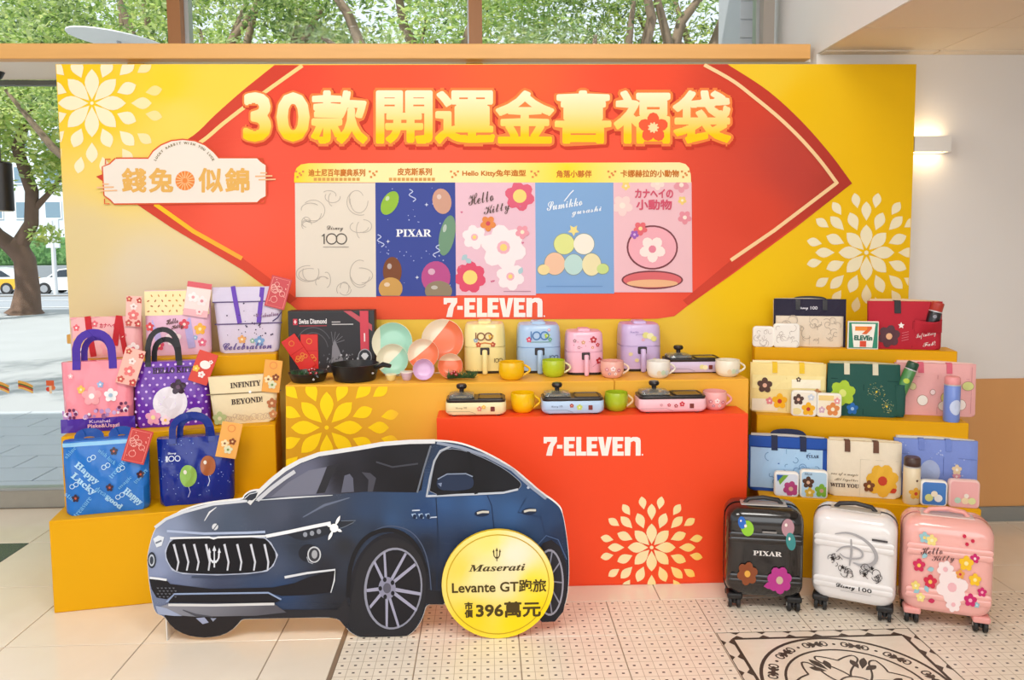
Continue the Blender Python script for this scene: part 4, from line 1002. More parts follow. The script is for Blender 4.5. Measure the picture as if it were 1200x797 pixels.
P.ell(362, 648, 12, 10.5, '#24262e', 3); P.ell(368.5, 649.5, 8, 9.6, '#c6c9cf', 4); P.ell(368.5, 649.5, 6.4, 8, '#3b3b42', 5); P.ell(369, 649, 3.4, 5, '#a3a4aa', 6); P.stroke([(360, 652), (362, 658), (367, 660)], 1.2, '#9a9ea8', 5)
# lower bumper
P.poly([(175, 677), (196, 680), (200, 684), (250, 690), (320, 688), (345, 683), (362, 676), (395, 668), (392, 684), (386, 694), (360, 697), (330, 698), (318, 695), (205, 695), (196, 702), (184, 700), (178, 690)], '#1d1b20', 3)
P.poly([(202, 697), (207, 694.5), (316, 694), (330, 703), (322, 706), (300, 706), (205, 706), (198, 706)], '#1d1b20', 4); P.stroke([(196, 705), (205, 695.5), (315, 694), (330, 702)], 2, '#8fa0c2', 5)
P.stroke([(176, 676.5), (186, 677.5), (196, 679)], 2.6, '#dfe2e8', 5); P.stroke([(334, 676), (360, 671), (393, 667), (392, 680), (388, 694)], [3, 2.6, 2.2, 1.6, 1], '#d5d8de', 5)
for j in range(4):
    for i in range(5): P.poly([(184+4.6*i+(j % 2)*2.3, 688+3.4*j), (187+4.6*i+(j % 2)*2.3, 688+3.4*j), (186+4.6*i+(j % 2)*2.3, 689.6+3.4*j)], '#6d6f78', 5)
P.poly([(198, 707), (322, 707), (336, 717), (300, 721), (230, 722), (190, 719), (183, 712)], idw([(200, 715, '#8b8c96'), (260, 716, '#75747a'), (320, 714, '#54525a')]), 5); P.stroke([(198, 708), (250, 708.5), (322, 707)], 3, '#d4d3d4', 6)
P.poly([(183, 709), (196, 712), (214, 721), (205, 721), (186, 719)], '#9aa3bd', 6); P.stroke([(215, 714), (230, 720), (250, 722)], 3, '#4a4a52', 6, True); P.stroke([(225, 675.5), (260, 676.5), (310, 671)], 1.6, '#3d465c', 4)
P.stroke(smooth([(410, 664), (420, 640), (436, 622), (456, 615), (480, 620), (495, 637), (503, 662), (506, 700)], 2, False), 1.2, '#4d5872', 2); P.stroke([(628, 640), (640, 627), (654, 632), (664, 655)], 1.2, '#4a5f88', 5)
P.build('car_print', st, 0, PRINT, step=.0009)
for x in (-.75, .1): MB().prism([(x, 0), (x+.004, 0), (x+.004, .34), (x, .34)], .008, .2).build('rear_strut', M('#d9d6cf', .7), st)

# round price badge
DY = 2.765
dc = at_y(583.5, 684, DY); s = mpp(dc)
bg_ = thing('round_price_sign', 'round yellow sign with car name and price leaning before the cut-out', 'sign', (dc.x, DY, 0))
rad = 65.8*s
MB().lathe([(rad, -.0), (rad, .012)], 64, (0, 0, rad), 'y').build('disc', M('#e8c21c', .5), bg_)
def DM(px, py): p = at_y(px, py, DY); return (p.x-dc.x, p.z)
P = Print(lambda a, b: (a*s, rad+b*s)); 
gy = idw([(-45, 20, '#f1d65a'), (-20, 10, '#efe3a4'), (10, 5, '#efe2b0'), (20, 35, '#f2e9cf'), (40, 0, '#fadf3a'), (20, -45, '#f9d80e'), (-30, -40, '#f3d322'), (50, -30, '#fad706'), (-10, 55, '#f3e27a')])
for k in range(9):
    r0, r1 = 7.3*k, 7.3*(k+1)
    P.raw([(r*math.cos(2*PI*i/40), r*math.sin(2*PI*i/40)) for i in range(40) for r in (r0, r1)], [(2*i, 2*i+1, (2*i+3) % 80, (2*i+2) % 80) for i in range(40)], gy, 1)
P.ring(0, 0, 60, 1.2, '#c9a51e', 2, 60)
P.text('Levante GT跑旅', 1.5, -2.2, 15, 110, '#4a3a14', .7, 2); P.text('396萬元', 12, -30.5, 18, 75, '#4a3a14', 1.3, 2); P.text('市', -34.5, -25, 9, 9, '#4a3a14', .8, 2); P.text('價', -34.5, -34.5, 9, 9, '#4a3a14', .7, 2)
P.text(ital('Maserati'), -1, 20.5, 8, 66, '#4a3d20', .25, 2)
trident(-1, 36, .55, '#4a3d20', 2, -1)
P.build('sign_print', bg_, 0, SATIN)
MB().prism([(-.002, .0), (.002, 0), (.002, .2), (-.002, .2)], .0125, .03).build('rear_strut', M('#d9d6cf', .7), bg_)
# ================================================================== TOTE BAGS ON THE STEPPED STANDS
UNITS = {'L': (LO, LA, LD, LZ), 'R': (RO, RA, RD, RZ)}
def step_point(u, k, px, py, T, push=0):                             # front base point of a thing T deep on step k
    O, a, D, Z = UNITS[u]
    p = at_z(px, py, Z[k]); d = p-O
    ly = d.x*-math.sin(a)+d.y*math.cos(a); lx = d.x*math.cos(a)+d.y*math.sin(a)
    if push > .15: push = D-T-.006
    lo, hi = D*k+.004+push, D*(k+1)-T-(.033 if k == 2 else .005)
    ly = max(lo, min(hi, ly))
    # keep the image column: slide along the step
    for _ in range(6):
        w = O+Vector((math.cos(a)*lx-math.sin(a)*ly, math.sin(a)*lx+math.cos(a)*ly, Z[k]))
        dd = w-Vector((0, 0, EYE)); cx = 600+FPX*dd.dot(RT)/dd.dot(FW); lx += (px-cx)*mpp(w)
    w.z = Z[k]
    return w
def on_plane(bag, px, py, off):                              # point in front of a bag's face
    d = FW*FPX+RT*(px-600)-UP*(py-357.4); n = bag['n']; C = Vector((0, 0, EYE))
    return C+d*((bag['p']+n*off-C).dot(n)/d.dot(n))
def tote(label, u, k, xl, xr, yt, yb, T, m, draw=None, handles=(), top=1.0, bot=1.0, yaw=0, gloss=False, wr=.002, bulge=.01, group=None, lean=-.03, sag=0, rnd=.05, name='tote_bag', hm=None, lining=None, seed=0, roll=0, push=0):
    O, a0, D, Z = UNITS[u]; a = a0+math.radians(yaw)
    extra = abs(math.sin(math.radians(yaw)))*(xr-xl)*mpp(at_z((xl+xr)/2, yb, Z[k]))*.5
    p = step_point(u, k, (xl+xr)/2, yb, T+2*extra, push)
    p = p+Vector((-math.sin(a0), math.cos(a0), 0))*extra
    s = mpp(p); tphi = p.x/p.y
    kx = s/(math.cos(a)-tphi*math.sin(a)); W = (xr-xl)*kx; Hh = (yb-yt)*s
    v = Vector((-math.sin(a), math.cos(a), 0))
    t = thing(name, label, 'bag', p+v*(T/2), a, group, lean, math.radians(roll))
    def yf(x, z):
        vv = max(0, min(1, z/Hh)); uu = max(-1, min(1, 2*x/W))
        return -T/2*(1-.30*vv)-bulge*(1-uu*uu)*math.sin(PI*vv)**.8+wr*math.sin(9*uu+4*vv+seed)*math.sin(7*vv+seed*2)+wr*.5*math.sin(17*uu-11*vv+seed)*math.sin(PI*vv)
    def hw(vv):
        w = W/2*(bot+(top-bot)*vv)
        if vv < rnd: w -= W*.5*rnd*(1-math.sqrt(max(0, 1-(1-vv/rnd)**2)))
        return w
    nu, nv = 18, 18; rings = []
    for j in range(nv+1):
        vv = (j/nv)**1.3; z = Hh*vv; ring = []
        for i in range(nu+1):
            x = hw(vv)*(2*i/nu-1); zz = z-(sag*Hh*math.sin(PI*i/nu)*vv**4)
            ring.append((x, yf(x, z)*(1 if 0 < i < nu else .55), zz))
        for i in range(nu, -1, -1):
            x = hw(vv)*(2*i/nu-1); zz = z-(sag*.5*Hh*math.sin(PI*i/nu)*vv**4); ring.append((x, T/2*(1-.30*vv)*(1 if 0 < i < nu else .55), zz))
        rings.append(ring)
    MB().rings(rings).build('body', m, t, True, 50)
    if lining:
        MB().ribbon([(-W*.47*top, T*.2, Hh+.004), (0, T*.2, Hh+.006), (W*.47*top, T*.2, Hh-.002)], .010, .014, (0, 0, 1)).build('lining', lining, t)
    for hd in handles:
        kind, x1, x2, rise, wpx = hd[:5]; mm = hd[5] if len(hd) > 5 else (hm or m); drop = hd[6] if len(hd) > 6 else 6
        if kind == 'arch':
            pts = []
            z0 = Hh-drop*s; x1m, x2m = x1*kx, x2*kx
            pts.append((x1m, yf(x1m, z0)-.003, z0)); pts.append((x1m, yf(x1m, Hh)-.004, Hh))
            for i in range(1, 12):
                q = i/12; pts.append((x1m+(x2m-x1m)*(.5-.5*math.cos(PI*q)), yf(0, Hh)-.006, Hh+rise*s*math.sin(PI*q)**.6))
            pts.append((x2m, yf(x2m, Hh)-.004, Hh)); pts.append((x2m, yf(x2m, z0)-.003, z0))
            MB().ribbon(pts, wpx*s, .003, (1, 0, 0) if rise < 12 else (0, 0, 1) if False else (1, 0, 0)).build('handle', mm, t)
        elif kind == 'back':
            pts = [(x1*kx+(x2-x1)*kx*(.5-.5*math.cos(PI*i/12)), T*.25, Hh+rise*s*math.sin(PI*i/12)**.6-.004) for i in range(13)]
            MB().ribbon(pts, wpx*s, .003).build('handle', mm, t)
        elif kind == 'strap':                                # flat strap lying on the face from the top down
            z0 = Hh-drop*s; x1m = x1*kx; x2m = x2*kx; n = 8
            pts = [(x1m+(x2m-x1m)*i/n, yf(x1m, Hh+(z0-Hh)*i/n)-.0025, Hh+rise*s*(1-i/n)+(z0-Hh)*i/n) for i in range(n+1)]
            MB().ribbon(pts, wpx*s, .003).build('strap', mm, t)
        elif kind == 'tab':
            x1m = x1*kx; z0 = Hh-drop*s
            pts = [(x1m, T*.2, Hh+.003), (x1m, yf(x1m, Hh)-.002, Hh+.003), (x1m, yf(x1m, Hh*.97)-.003, Hh*.97), (x1m, yf(x1m, (Hh+z0)/2)-.003, (Hh+z0)/2), (x1m, yf(x1m, z0)-.003, z0)]
            MB().ribbon(pts, wpx*s, .003).build('tab', mm, t)
    if draw:
        P = Print(lambda A, B: (A*kx, B*s)); P.sub = 9; P.clip = (-(xr-xl)/2*.985, (xr-xl)/2*.985, .8, (yb-yt)-.8)
        draw(P, xr-xl, yb-yt); P.build('print', t, 0, GLOSSPRINT if gloss else PRINT, lambda x, z: yf(x, z), .001)
    n = Vector((math.sin(a), -math.cos(a), 0))
    return dict(root=t, p=p, n=n, s=s, T=T, W=W, H=Hh, a=a, yf=yf, kx=kx)
def PVC(c): return M(c, .2, coat=.2, spec=.3, bump=.35, bscale=16)
def CANVAS(c): return M(c, .8, bump=.12, bscale=160, noise=.03, nscale=60)
def flowers(P, pts, layer=1):
    for (a, b, r, c, c2) in pts: P.flower(a, b, r, c, c2, layer)
G1 = 'gift totes on the window-side stand'; G2 = 'flat totes on the wall-side stand'
# ---- top step, window side
def d(P, w, h):
    flowers(P, [(-30, 20, 7, '#f0c26a', '#fae7b0'), (-33, 36, 4, '#e86a72', '#fff'), (4, 12, 10, '#f3a7b0', '#fbe4e0'), (32, 10, 7, '#fbeeee', '#e78a96'), (-12, 40, 4, '#e76a78', '#fbe4e0'), (20, 25, 5, '#e9808a', '#f9e2d8'), (-30, 8, 6, '#fbeeee', '#8a6a6a')])
    P.rect(-40, 46, 40, 48, '#e59aa0', 1)
    P.text('カナヘイ', 3, 38, 5, 18, '#d0455a', .4, 2)
RED = CANVAS('#c3222c')
b1 = tote('pink tote with flat red straps on the top step', 'L', 2, 84, 165, 367, 415, .07, PVC('#f2b3b4'), d, [('strap', -20, -14, 1, 6.5, RED, 46), ('strap', 16, 11, 1, 6.5, RED, 34), ('strap', 17, 23, 0, 5.5, RED, 44)], gloss=True, group=G1, seed=1)
def d(P, w, h):
    P.rect(-37.2, 47, 37.2, 75.4, '#f6e2ac', 1, 14, 6)
    R = random.Random(2)
    for j in range(4):
        for i in range(9): P.ell(-33+8.2*i+(j % 2)*4, 52+6*j, 1.7, .8, R.choice(['#b9703e', '#c98a4a', '#a65a3a']), 2, 8, R.uniform(0, 3))
    flowers(P, [(26, 30, 7, '#f2b13a', '#fbe3a0'), (8, 36, 6, '#d94a5a', '#f8d9d4'), (-32, 34, 5, '#d94a4a', '#f8d9d4'), (28, 14, 5, '#e06a8a', '#fff'), (-22, 12, 6, '#d9506a', '#f8e0a0'), (20, 20, 3, '#8fb4dd', '#fff'), (-5, 20, 9, '#f6e6ea', '#e8a0b4')], 2)
    P.text(script('Hello'), -6, 40, 6, 14, '#6a4a4a', .3, 4, .15); P.text(script('Kitty'), 0, 33, 6, 14, '#6a4a4a', .3, 4, .15)
LIL = CANVAS('#b9aee2')
b2 = tote('lavender and cream floral tote with pale lilac straps', 'L', 2, 172, 247, 338, 414, .07, PVC('#e6b6cf'), d, [('strap', -27, -22, -26, 7, LIL, 62), ('strap', 10, 16, -27, 8, LIL, 68)], gloss=True, group=G1, seed=2)
def d(P, w, h):
    R = random.Random(4)
    P.rect(-41, 59, 41, 60.4, '#5c4a78', 2, 12, 1); P.rect(-39, 33.4, 39, 34.8, '#5c4a78', 2, 12, 1); P.rect(-41, 60.4, 41, 77, '#d3cbe2', 1, 8, 2)
    for k in range(34): P.disc(R.gauss(4, 14), R.gauss(30, 11), R.uniform(.5, 1.2), '#4a3c5c', 2, 7)
    P.text(script('Celebration'), -2, 8, 8, 56, '#6a5a9a', .3, 3); flowers(P, [(-8, 16, 5, '#e3a86a', '#fbe4c0'), (12, 13, 6, '#7fa6d4', '#dce8f4'), (4, 14, 3, '#8fb4a0', '#fff')], 2)
    P.stroke([(28, 36), (34, 40), (39, 47)], 1.4, '#4a3f70', 3); P.text(script('Celebration'), 22, 44, 5, 26, '#8a6a8a', .2, 3, .1)
PUR = CANVAS('#6b46b4')
b3 = tote('lilac bucket tote with purple straps and scattered dark dots', 'L', 2, 251, 334, 336, 413, .075, CANVAS('#d5cbe0'), d, [('strap', -17, -10, 1, 5, PUR, 42), ('strap', 17, 12, -1, 5, PUR, 42)], top=1.0, bot=.82, group=G1, seed=3, bulge=.016)
# ---- middle step, window side
def d(P, w, h):
    P.rect(-43, 0, 43, 16, '#4c2b9c', 1, 12, 2)
    R = random.Random(6)
    for k in range(26): P.disc(R.uniform(-41, 41), R.uniform(17, 27), R.uniform(1.5, 3.4), R.choice(['#c9a6d6', '#e9cfe0', '#b78ac4', '#f3e4ee', '#8f5a8f']), 2, 9)
    for (a, b) in ((-30, 22), (30, 27)):
        for q in range(6): P.disc(a+5*math.cos(q*1.05), b+5*math.sin(q*1.05), 2, '#6d2a55', 3, 9)
    flowers(P, [(-6, 42, 11, '#f6a9b0', '#fde6e4'), (16, 42, 8, '#f3f1f3', '#a9c4dc'), (-18, 50, 5, '#f2c25a', '#fbe7b4'), (4, 55, 4, '#9ab4dc', '#fff'), (-30, 66, 3, '#f7c3c8', '#fff')], 3)
    P.text('Kanahei', 2, 12, 3.6, 24, '#e9c9e8', .1, 3); P.text('Piske&Usagi', 6, 6, 5.5, 36, '#f0bfd0', .3, 3)
HP = CANVAS('#4a2fa0')
b4 = tote('glossy pink tote with a purple bottom band and purple handles', 'L', 1, 74, 157, 424, 506, .085, PVC('#f28d9c'), d, [('arch', -23, 19, 34, 8.5, HP, 9), ('back', -18, 14, 28, 7, HP)], gloss=True, group=G1, seed=5, wr=.004, yaw=2, bot=.94)
def d(P, w, h):
    for j in range(10):
        for i in range(11):
            a, b = -42+8.6*i+(j % 2)*4.3, 4+7.6*j
            P.disc(a, b, 1.5, '#d9b6f0', 1, 8)
    P.text(serif('HELLO KITTY'), 4, 66, 6.5, 50, '#3a2040', .5, 2)
    P.ell(-2, 28, 20, 19, '#e9e2ea', 2, 26); flowers(P, [(8, 46, 9, '#3a2436', '#6a4a64'), (-22, 12, 9, '#f1a9c6', '#f8e6a8'), (-8, 8, 6, '#f6dcea', '#f2c25a')], 3); P.ell(24, 14, 11, 6, '#e6dfe6', 3, 18, .4)
b5 = tote('glossy purple polka-dot tote with black handles', 'L', 1, 159, 246, 424, 500, .085, PVC('#6a2ca6'), d, [('arch', -26, 10, 38, 6, mat('black_strap', '#15131a', .45), 5), ('back', -22, 6, 26, 6, mat('black_strap', '#15131a', .45))], gloss=True, group=G1, seed=7, wr=.004, yaw=1)
def d(P, w, h):
    P.rect(-43.5, 35.5, 43.5, 36.8, '#8a7a5a', 2, 12, 1)
    P.text(serif('INFINITY'), 2, 46, 6, 35, '#4a3a34', .25, 2, .04); P.text(serif('BEYOND!'), 3, 27, 6.4, 36, '#4a3a34', .25, 2, .04); P.disc(7, 37, 1.6, '#fff', 3)
    R = random.Random(8)
    for k in range(16): P.ring(-22+3.6*k, 8+R.uniform(-2, 2), R.uniform(2, 4), .5, '#cdb59a', 2, 12)
    flowers(P, [(-29, 8, 8, '#b9c48a', '#e6dcb4'), (32, 22, 6, '#b5714a', '#e6c9a0'), (33, 9, 5, '#c98a5a', '#e9cfa0')], 3)
b6 = tote('cream flat pouch printed INFINITY BEYOND', 'L', 1, 246, 328, 441, 497, .05, CANVAS('#eddcb4'), d, [], top=1.0, bot=.86, yaw=4, group=G1, seed=9, wr=.001, name='flat_pouch', rnd=.12)
# ---- bottom step, window side
def d(P, w, h):
    R = random.Random(12)
    ws = [('Happy', -22, 48, 9, 34, -.75, 1), ('Lucky', -26, 36, 9, 34, -.75, 1), ('Happy', 30, 16, 9, 26, -.75, 1), ('good', 8, 12, 8, 22, -.75, 1), ('treasure', 14, 52, 6, 28, .85, 0), ('treasure', -28, 10, 6, 28, .85, 0), ('wish luck', 2, 66, 5, 26, -.75, 0), ('magic', 22, 34, 5, 20, .7, 0), ('dream', -4, 24, 6, 20, -.7, 0), ('treasure', 40, 40, 5, 20, .8, 0), ('shine', -40, 74, 5, 16, .8, 0), ('wish', 34, 74, 6, 18, .8, 0), ('star', -42, 22, 5, 14, -.75, 0)]
    for (tx, a, b, hh, ww, rt, bo) in ws: P.text(serif(tx), a, b, hh, ww, '#a9d2ee' if bo else '#6fb2e4', .5 if bo else 0, 2, rt)
    for k in range(5): a, b = R.uniform(-40, 40), R.uniform(8, 78); P.ring(a, b, 2.6, .8, '#bfe0f2', 2, 14); P.ring(a+4.5, b+2, 2.6, .8, '#bfe0f2', 2, 14)
    for (a, b) in ((-36, 20), (10, 72), (40, 42), (4, 30)): P.flower(a, b, 4.6, '#3a2a3a', '#c0563a', 3)
    P.rect(-49, 80, 49, 84.5, '#8cc4ea', 1, 10, 1)
BLH = PVC('#1c4f9e')
b7 = tote('bright blue glossy tote covered in slanted lucky words', 'L', 0, 76, 175, 516, 602, .085, PVC('#1f6fc4'), d, [('back', -34, -10, 8, 10, BLH), ('back', 6, 26, 8, 10, BLH)], gloss=True, group=G1, seed=11, wr=.005, yaw=3, bot=.97)
def d(P, w, h):
    R = random.Random(14)
    for k in range(70): P.disc(R.uniform(-44, 44), R.uniform(3, 76), R.uniform(.3, .8), '#8aa6e0', 1, 6)
    P.text('1', -33, 55, 6, 1.6, '#d3dcf2', .8, 2); P.ring(-28, 55, 3, 1.1, '#d3dcf2', 2, 18); P.ring(-20.8, 55, 3, 1.1, '#d3dcf2', 2, 18); P.text(script('Disney'), -27, 61, 3.6, 9, '#d3dcf2', .2, 2)
    for (a, b, rx, ry, c) in ((-9, 34, 10, 13, '#8fba5a'), (14, 44, 9, 12, '#a8623c')):
        P.stroke([(a, b-ry), (a+1.5, b-ry-6), (a-1, b-ry-12)], .7, '#c9d4ee', 2); P.ell(a, b, rx, ry, c, 3, 24); P.ell(a-rx*.35, b+ry*.35, rx*.22, ry*.2, '#e9e2d4', 4, 10)
NV = PVC('#15308a')
b8 = tote('navy glossy tote with pale speckles and two balloon shapes', 'L', 0, 186, 276, 513, 591, .085, PVC('#10298a'), d, [('arch', -26, 19, 27, 7.5, NV, 6), ('back', -20, 14, 22, 7, NV)], gloss=True, group=G1, seed=13, wr=.005, yaw=2, bot=.95)
# ---- paper envelopes tucked in front of the bags
def envelope(label, bag, cx, cy, w, h, rot, col, draw, off=.004, group='paper envelopes tucked on the tote bags'):
    p = on_plane(bag, cx, cy, off); s = mpp(p)
    t = thing('red_envelope' if 'red' in label else 'paper_envelope', label, 'envelope', p, bag['a'], None, 0, 0)
    t.rotation_euler = (-.03, math.radians(rot), bag['a'])
    MB().bbox(-w*s/2, w*s/2, 0, .004, -h*s/2, h*s/2, .0012, 1).build('paper', M(col, .4), t)
    P = Print(lambda a, b: (a*s, b*s)); P.clip = (-w/2+.4, w/2-.4, -h/2+.4, h/2-.4); draw(P, w, h); P.build('print', t, 0, SATIN)
    return t
def epink(P, w, h):
    flowers(P, [(-w*.3, h*.4, 3.4, '#c9564a', '#f3d9a0'), (w*.36, h*.36, 3.4, '#c24a42', '#f6e4c0'), (0, -h*.12, 6, '#e87a78', '#f9dfd4'), (-w*.28, -h*.38, 4, '#cf5a52', '#f6dcc0'), (w*.34, -h*.4, 4.4, '#c94a46', '#f6dcc0'), (0, h*.16, 4, '#f7e4e0', '#b98a86')])
def ekit(P, w, h):
    P.rect(-w/2, h*.34, w/2, h/2, '#d9606a', 1); P.rect(-w/2, -h/2, w/2, -h*.3, '#efb6bc', 1); flowers(P, [(-5, 2, 6, '#f6eeee', '#e0a0a8'), (5, -1, 6, '#f3e6e6', '#d98a94'), (4, -14, 4, '#f6dcdc', '#d9707a')], 2)
def ered(P, w, h):
    P.stroke([(-w/2+2, h/2-2), (w/2-2, h/2-2), (w/2-2, -h/2+2), (-w/2+2, -h/2+2), (-w/2+2, h/2-2)], .7, '#e88a80', 1)
    R = random.Random(3)
    for k in range(9): P.ring(R.uniform(-w*.3, w*.3), R.uniform(-h*.25, h*.25), R.uniform(1.5, 4), .6, '#f0b4ac', 2, 12)
    for k in range(12): P.disc(R.uniform(-w*.4, w*.4), R.uniform(-h*.42, h*.42), .6, '#f3c4b8', 2, 6)
def ewhite(P, w, h):
    P.ell(1, 4, 6, 5, '#f6ece8', 1); flowers(P, [(-7, -3, 4, '#f2c24a', '#fbe7a8'), (1, -8, 4, '#f6ece8', '#e8a098'), (6, 9, 2.4, '#f6ece8', '#c2302a')], 2)
def eorange(P, w, h):
    P.ring(0, h*.34, 4, .8, '#e8894a', 1, 16); flowers(P, [(-4, -h*.1, 4.5, '#f3e0b0', '#8a5a3a'), (4, -h*.02, 4, '#8a4a2a', '#e9c48a'), (1, -h*.26, 5, '#dfe0c0', '#7f9a5a')], 2)
envelope('pale pink flower envelope standing on the tote with red straps', b1, 156.5, 365, 17, 36, 4, '#f3bfb4', epink)
envelope('white and pink envelope at the lavender floral tote', b2, 231.5, 351, 27, 40, 10, '#f4dcd8', ekit)
envelope('crimson line-drawn envelope at the lilac bucket tote', b3, 326, 343, 23, 37, 16, '#c9414a', ered)
envelope('pink flower envelope leaning on the purple-banded tote', b4, 153, 430, 22, 43, 18, '#f1b6a8', epink)
envelope('bright red envelope with a pale round motif on the polka-dot tote', b5, 238, 431, 22, 38, 22, '#d8402f', ewhite)
envelope('orange envelope standing on the cream pouch', b6, 319, 441, 20, 38, 8, '#eda848', eorange)
envelope('crimson envelope with white outline drawings on the blue word tote', b7, 161, 523, 25, 40, 18, '#c63a38', ered)
envelope('orange envelope tucked behind the handle of the navy tote', b8, 268.5, 516, 23, 42, 13, '#efae55', eorange)

# ================================================================== WALL-SIDE STAND
def d(P, w, h):
    P.rect(-43, 36, 43, 56, '#241f35', 1, 12, 3); P.rect(-43, 0, -40.5, 40, '#241f35', 1, 1, 6); P.rect(40, 0, 43, 40, '#241f35', 1, 1, 6)
    R = random.Random(21)
    for k in range(34):
        a0 = R.uniform(0, 360); P.ring(R.uniform(-34, 34), R.uniform(5, 32), R.uniform(2, 6), .6, '#b9aa9a', 2, 14, None, a0, a0+R.uniform(120, 300))
    P.stroke([(0, 2), (0, 36)], .6, '#c9b8a4', 2); P.text(script('Disney'), -8, 45, 4.4, 12, '#d9d6e0', .2, 3); P.text('100', 5, 45.5, 3.6, 8, '#d9d6e0', .2, 3)
BKS = mat('black_strap', '#15131a', .45)
r1 = tote('black-trimmed cream canvas tote with thin line drawing', 'R', 2, 905, 991, 353, 407, .05, CANVAS('#e6d6c0'), d, [('tab', -14, 0, 0, 5, BKS, 11), ('tab', 18, 0, 0, 5, BKS, 11), ('back', -18, 20, 4, 4, BKS)], group=G2, seed=21, lining=CANVAS('#d9cdbb'), bot=.98, push=0.05)
def d(P, w, h):
    P.stroke([(8, 2), (8, 33)], .7, '#8f1624', 1); P.stroke([(8, 33), (40, 36)], .8, '#8f1624', 1)
    P.flower(-20, 15, 13, '#5c3a42', '#e9b48a', 2, 6); P.star(-6, 28, 4, '#f3e9e6', 3, .5, 5)
    P.text(script('Infinitely'), 24, 17, 7, 24, '#f0e4e0', 0, 2, .2); P.text(script('Fab!'), 28, 7, 5, 15, '#f0e4e0', 0, 2, .15)
    for k in range(4): P.stroke([(-5, 10+3*k), (3, 12+3*k)], .7, '#d9707a', 2)
r2 = tote('crimson red tote with white handwriting and open pocket', 'R', 2, 1016, 1105, 354, 410, .06, CANVAS('#b71c30'), d, [('tab', -10, 0, 0, 7, BKS, 14)], group=G2, seed=22, lining=CANVAS('#e6c9a0'), bot=.97, bulge=.014, push=0.03)
def d(P, w, h):
    P.rect(-43, 28, 43, 44, '#f4e2a0', 1, 10, 2); P.stroke([(-2, 2), (-2, 42)], .6, '#dcc47a', 2)
    P.rect(4, 30, 38, 40, '#f7efd8', 2, 5, 2); P.rect(-43, 2, -12, 16, '#f3e6d0', 2, 5, 2)
    flowers(P, [(-28, 32, 9, '#5a4038', '#e3b098'), (-22, 14, 4.5, '#e88a92', '#f6dcd8'), (-10, 14, 9, '#f2b31e', '#c23a2a'), (34, 25, 5, '#c98a5a', '#f6e6c8'), (12, 40, 3, '#6a5a4a', '#f3e6c8')], 3)
YT = CANVAS('#ecc22a')
r3 = tote('pale yellow canvas tote with mustard tabs', 'R', 1, 878, 968, 428, 486, .05, CANVAS('#f3dc94'), d, [('tab', -16, 0, 0, 5.5, YT, 11), ('tab', 16, 0, 0, 5.5, YT, 11)], group=G2, seed=23, lining=CANVAS('#f6e9bc'), push=0.06)
def d(P, w, h):
    P.stroke([(-1, 2), (-1, 38)], .8, '#123c36', 2); P.stroke([(-40, 44), (40, 42)], .8, '#123c36', 2)
    R = random.Random(31)
    for (a, b, r) in ((14, 30, 11), (27, 13, 8)):
        P.disc(a, b, 1.2, '#f0d23a', 3, 8)
        for k in range(50):
            q = R.uniform(0, 6.28); rr = r*R.random()**.6; P.disc(a+rr*math.cos(q), b+rr*math.sin(q), .42, R.choice(['#b9b05a', '#e0c85a', '#8fae7a', '#d9d9b0']), 2, 5)
    P.flower(-26, 27, 15, '#a9c83a', '#d9e07a', 2, 6); P.flower(-14, 9, 7, '#2a6ab4', '#9ac0e6', 2)
WT = CANVAS('#d9d2b8')
r4 = tote('dark green canvas tote with gold firework dots', 'R', 1, 968, 1056, 431, 492, .055, CANVAS('#1c5148'), d, [('tab', -21, 0, 0, 6, WT, 12), ('tab', 13, 0, 0, 6, WT, 12)], group=G2, seed=24, lining=CANVAS('#cfc39a'), top=.98, rnd=.1, push=0.05)
def d(P, w, h):
    P.stroke([(2, 2), (2, 48)], .8, '#cf8f92', 2); P.stroke([(42, 4), (43, 58)], .6, '#cf8f92', 2); P.stroke([(-40, 46), (40, 44)], .8, '#d9989a', 2)
    for (a, b, rx, ry, c) in ((-16, 18, 6, 6, '#f3ece4'), (14, 22, 8, 7, '#d9d27a'), (12, 12, 9, 6, '#f0e0d4'), (-28, 34, 4, 4, '#d9d39a'), (38, 36, 7, 5, '#cfd38a'), (30, 14, 6, 6, '#f3e6e0'), (-4, 28, 3, 3, '#f3dcdc')): P.ell(a, b, rx+.6, ry+.6, '#b98a7a', 2, 18); P.ell(a, b, rx, ry, c, 3, 18)
PT = CANVAS('#d9647a')
r5 = tote('soft pink canvas tote with rose tabs and pastel pebbles', 'R', 1, 1047, 1144, 434, 495, .045, CANVAS('#ecaead'), d, [('tab', -18, 0, 0, 6, PT, 11), ('tab', 16, 0, 0, 6, PT, 11)], group=G2, seed=25, lining=CANVAS('#f0cfc6'), push=0.2)
def d(P, w, h):
    P.rect(-44.5, 4, 41, 52, '#a9cdec', 1, 12, 4); P.stroke([(-2, 4), (-2, 52)], .8, '#7fa6cc', 3); P.rect(-45, 51.5, 46, 53, '#1c3f86', 2, 8, 1)
    R = random.Random(33)
    for k in range(22):
        a0 = R.uniform(0, 360); P.ring(R.uniform(-38, 36), R.uniform(10, 45), R.uniform(2, 6), .8, '#6f93bd', 2, 14, None, a0, a0+R.uniform(140, 300))
    P.text(serif('PIXAR'), 29, 44, 3.4, 15, '#3a4a6a', .1, 3)
NVT = CANVAS('#232b4a')
r6 = tote('royal blue tote with pale blue line-drawn front pocket', 'R', 0, 876, 969, 513, 577, .05, CANVAS('#1d4fa8'), d, [('tab', -16, 0, 0, 7, NVT, 15), ('tab', 18, 0, 0, 7, NVT, 15), ('back', -18, 20, 7, 6, NVT)], group=G2, seed=26, lining=CANVAS('#cfc8bc'), push=0.06)
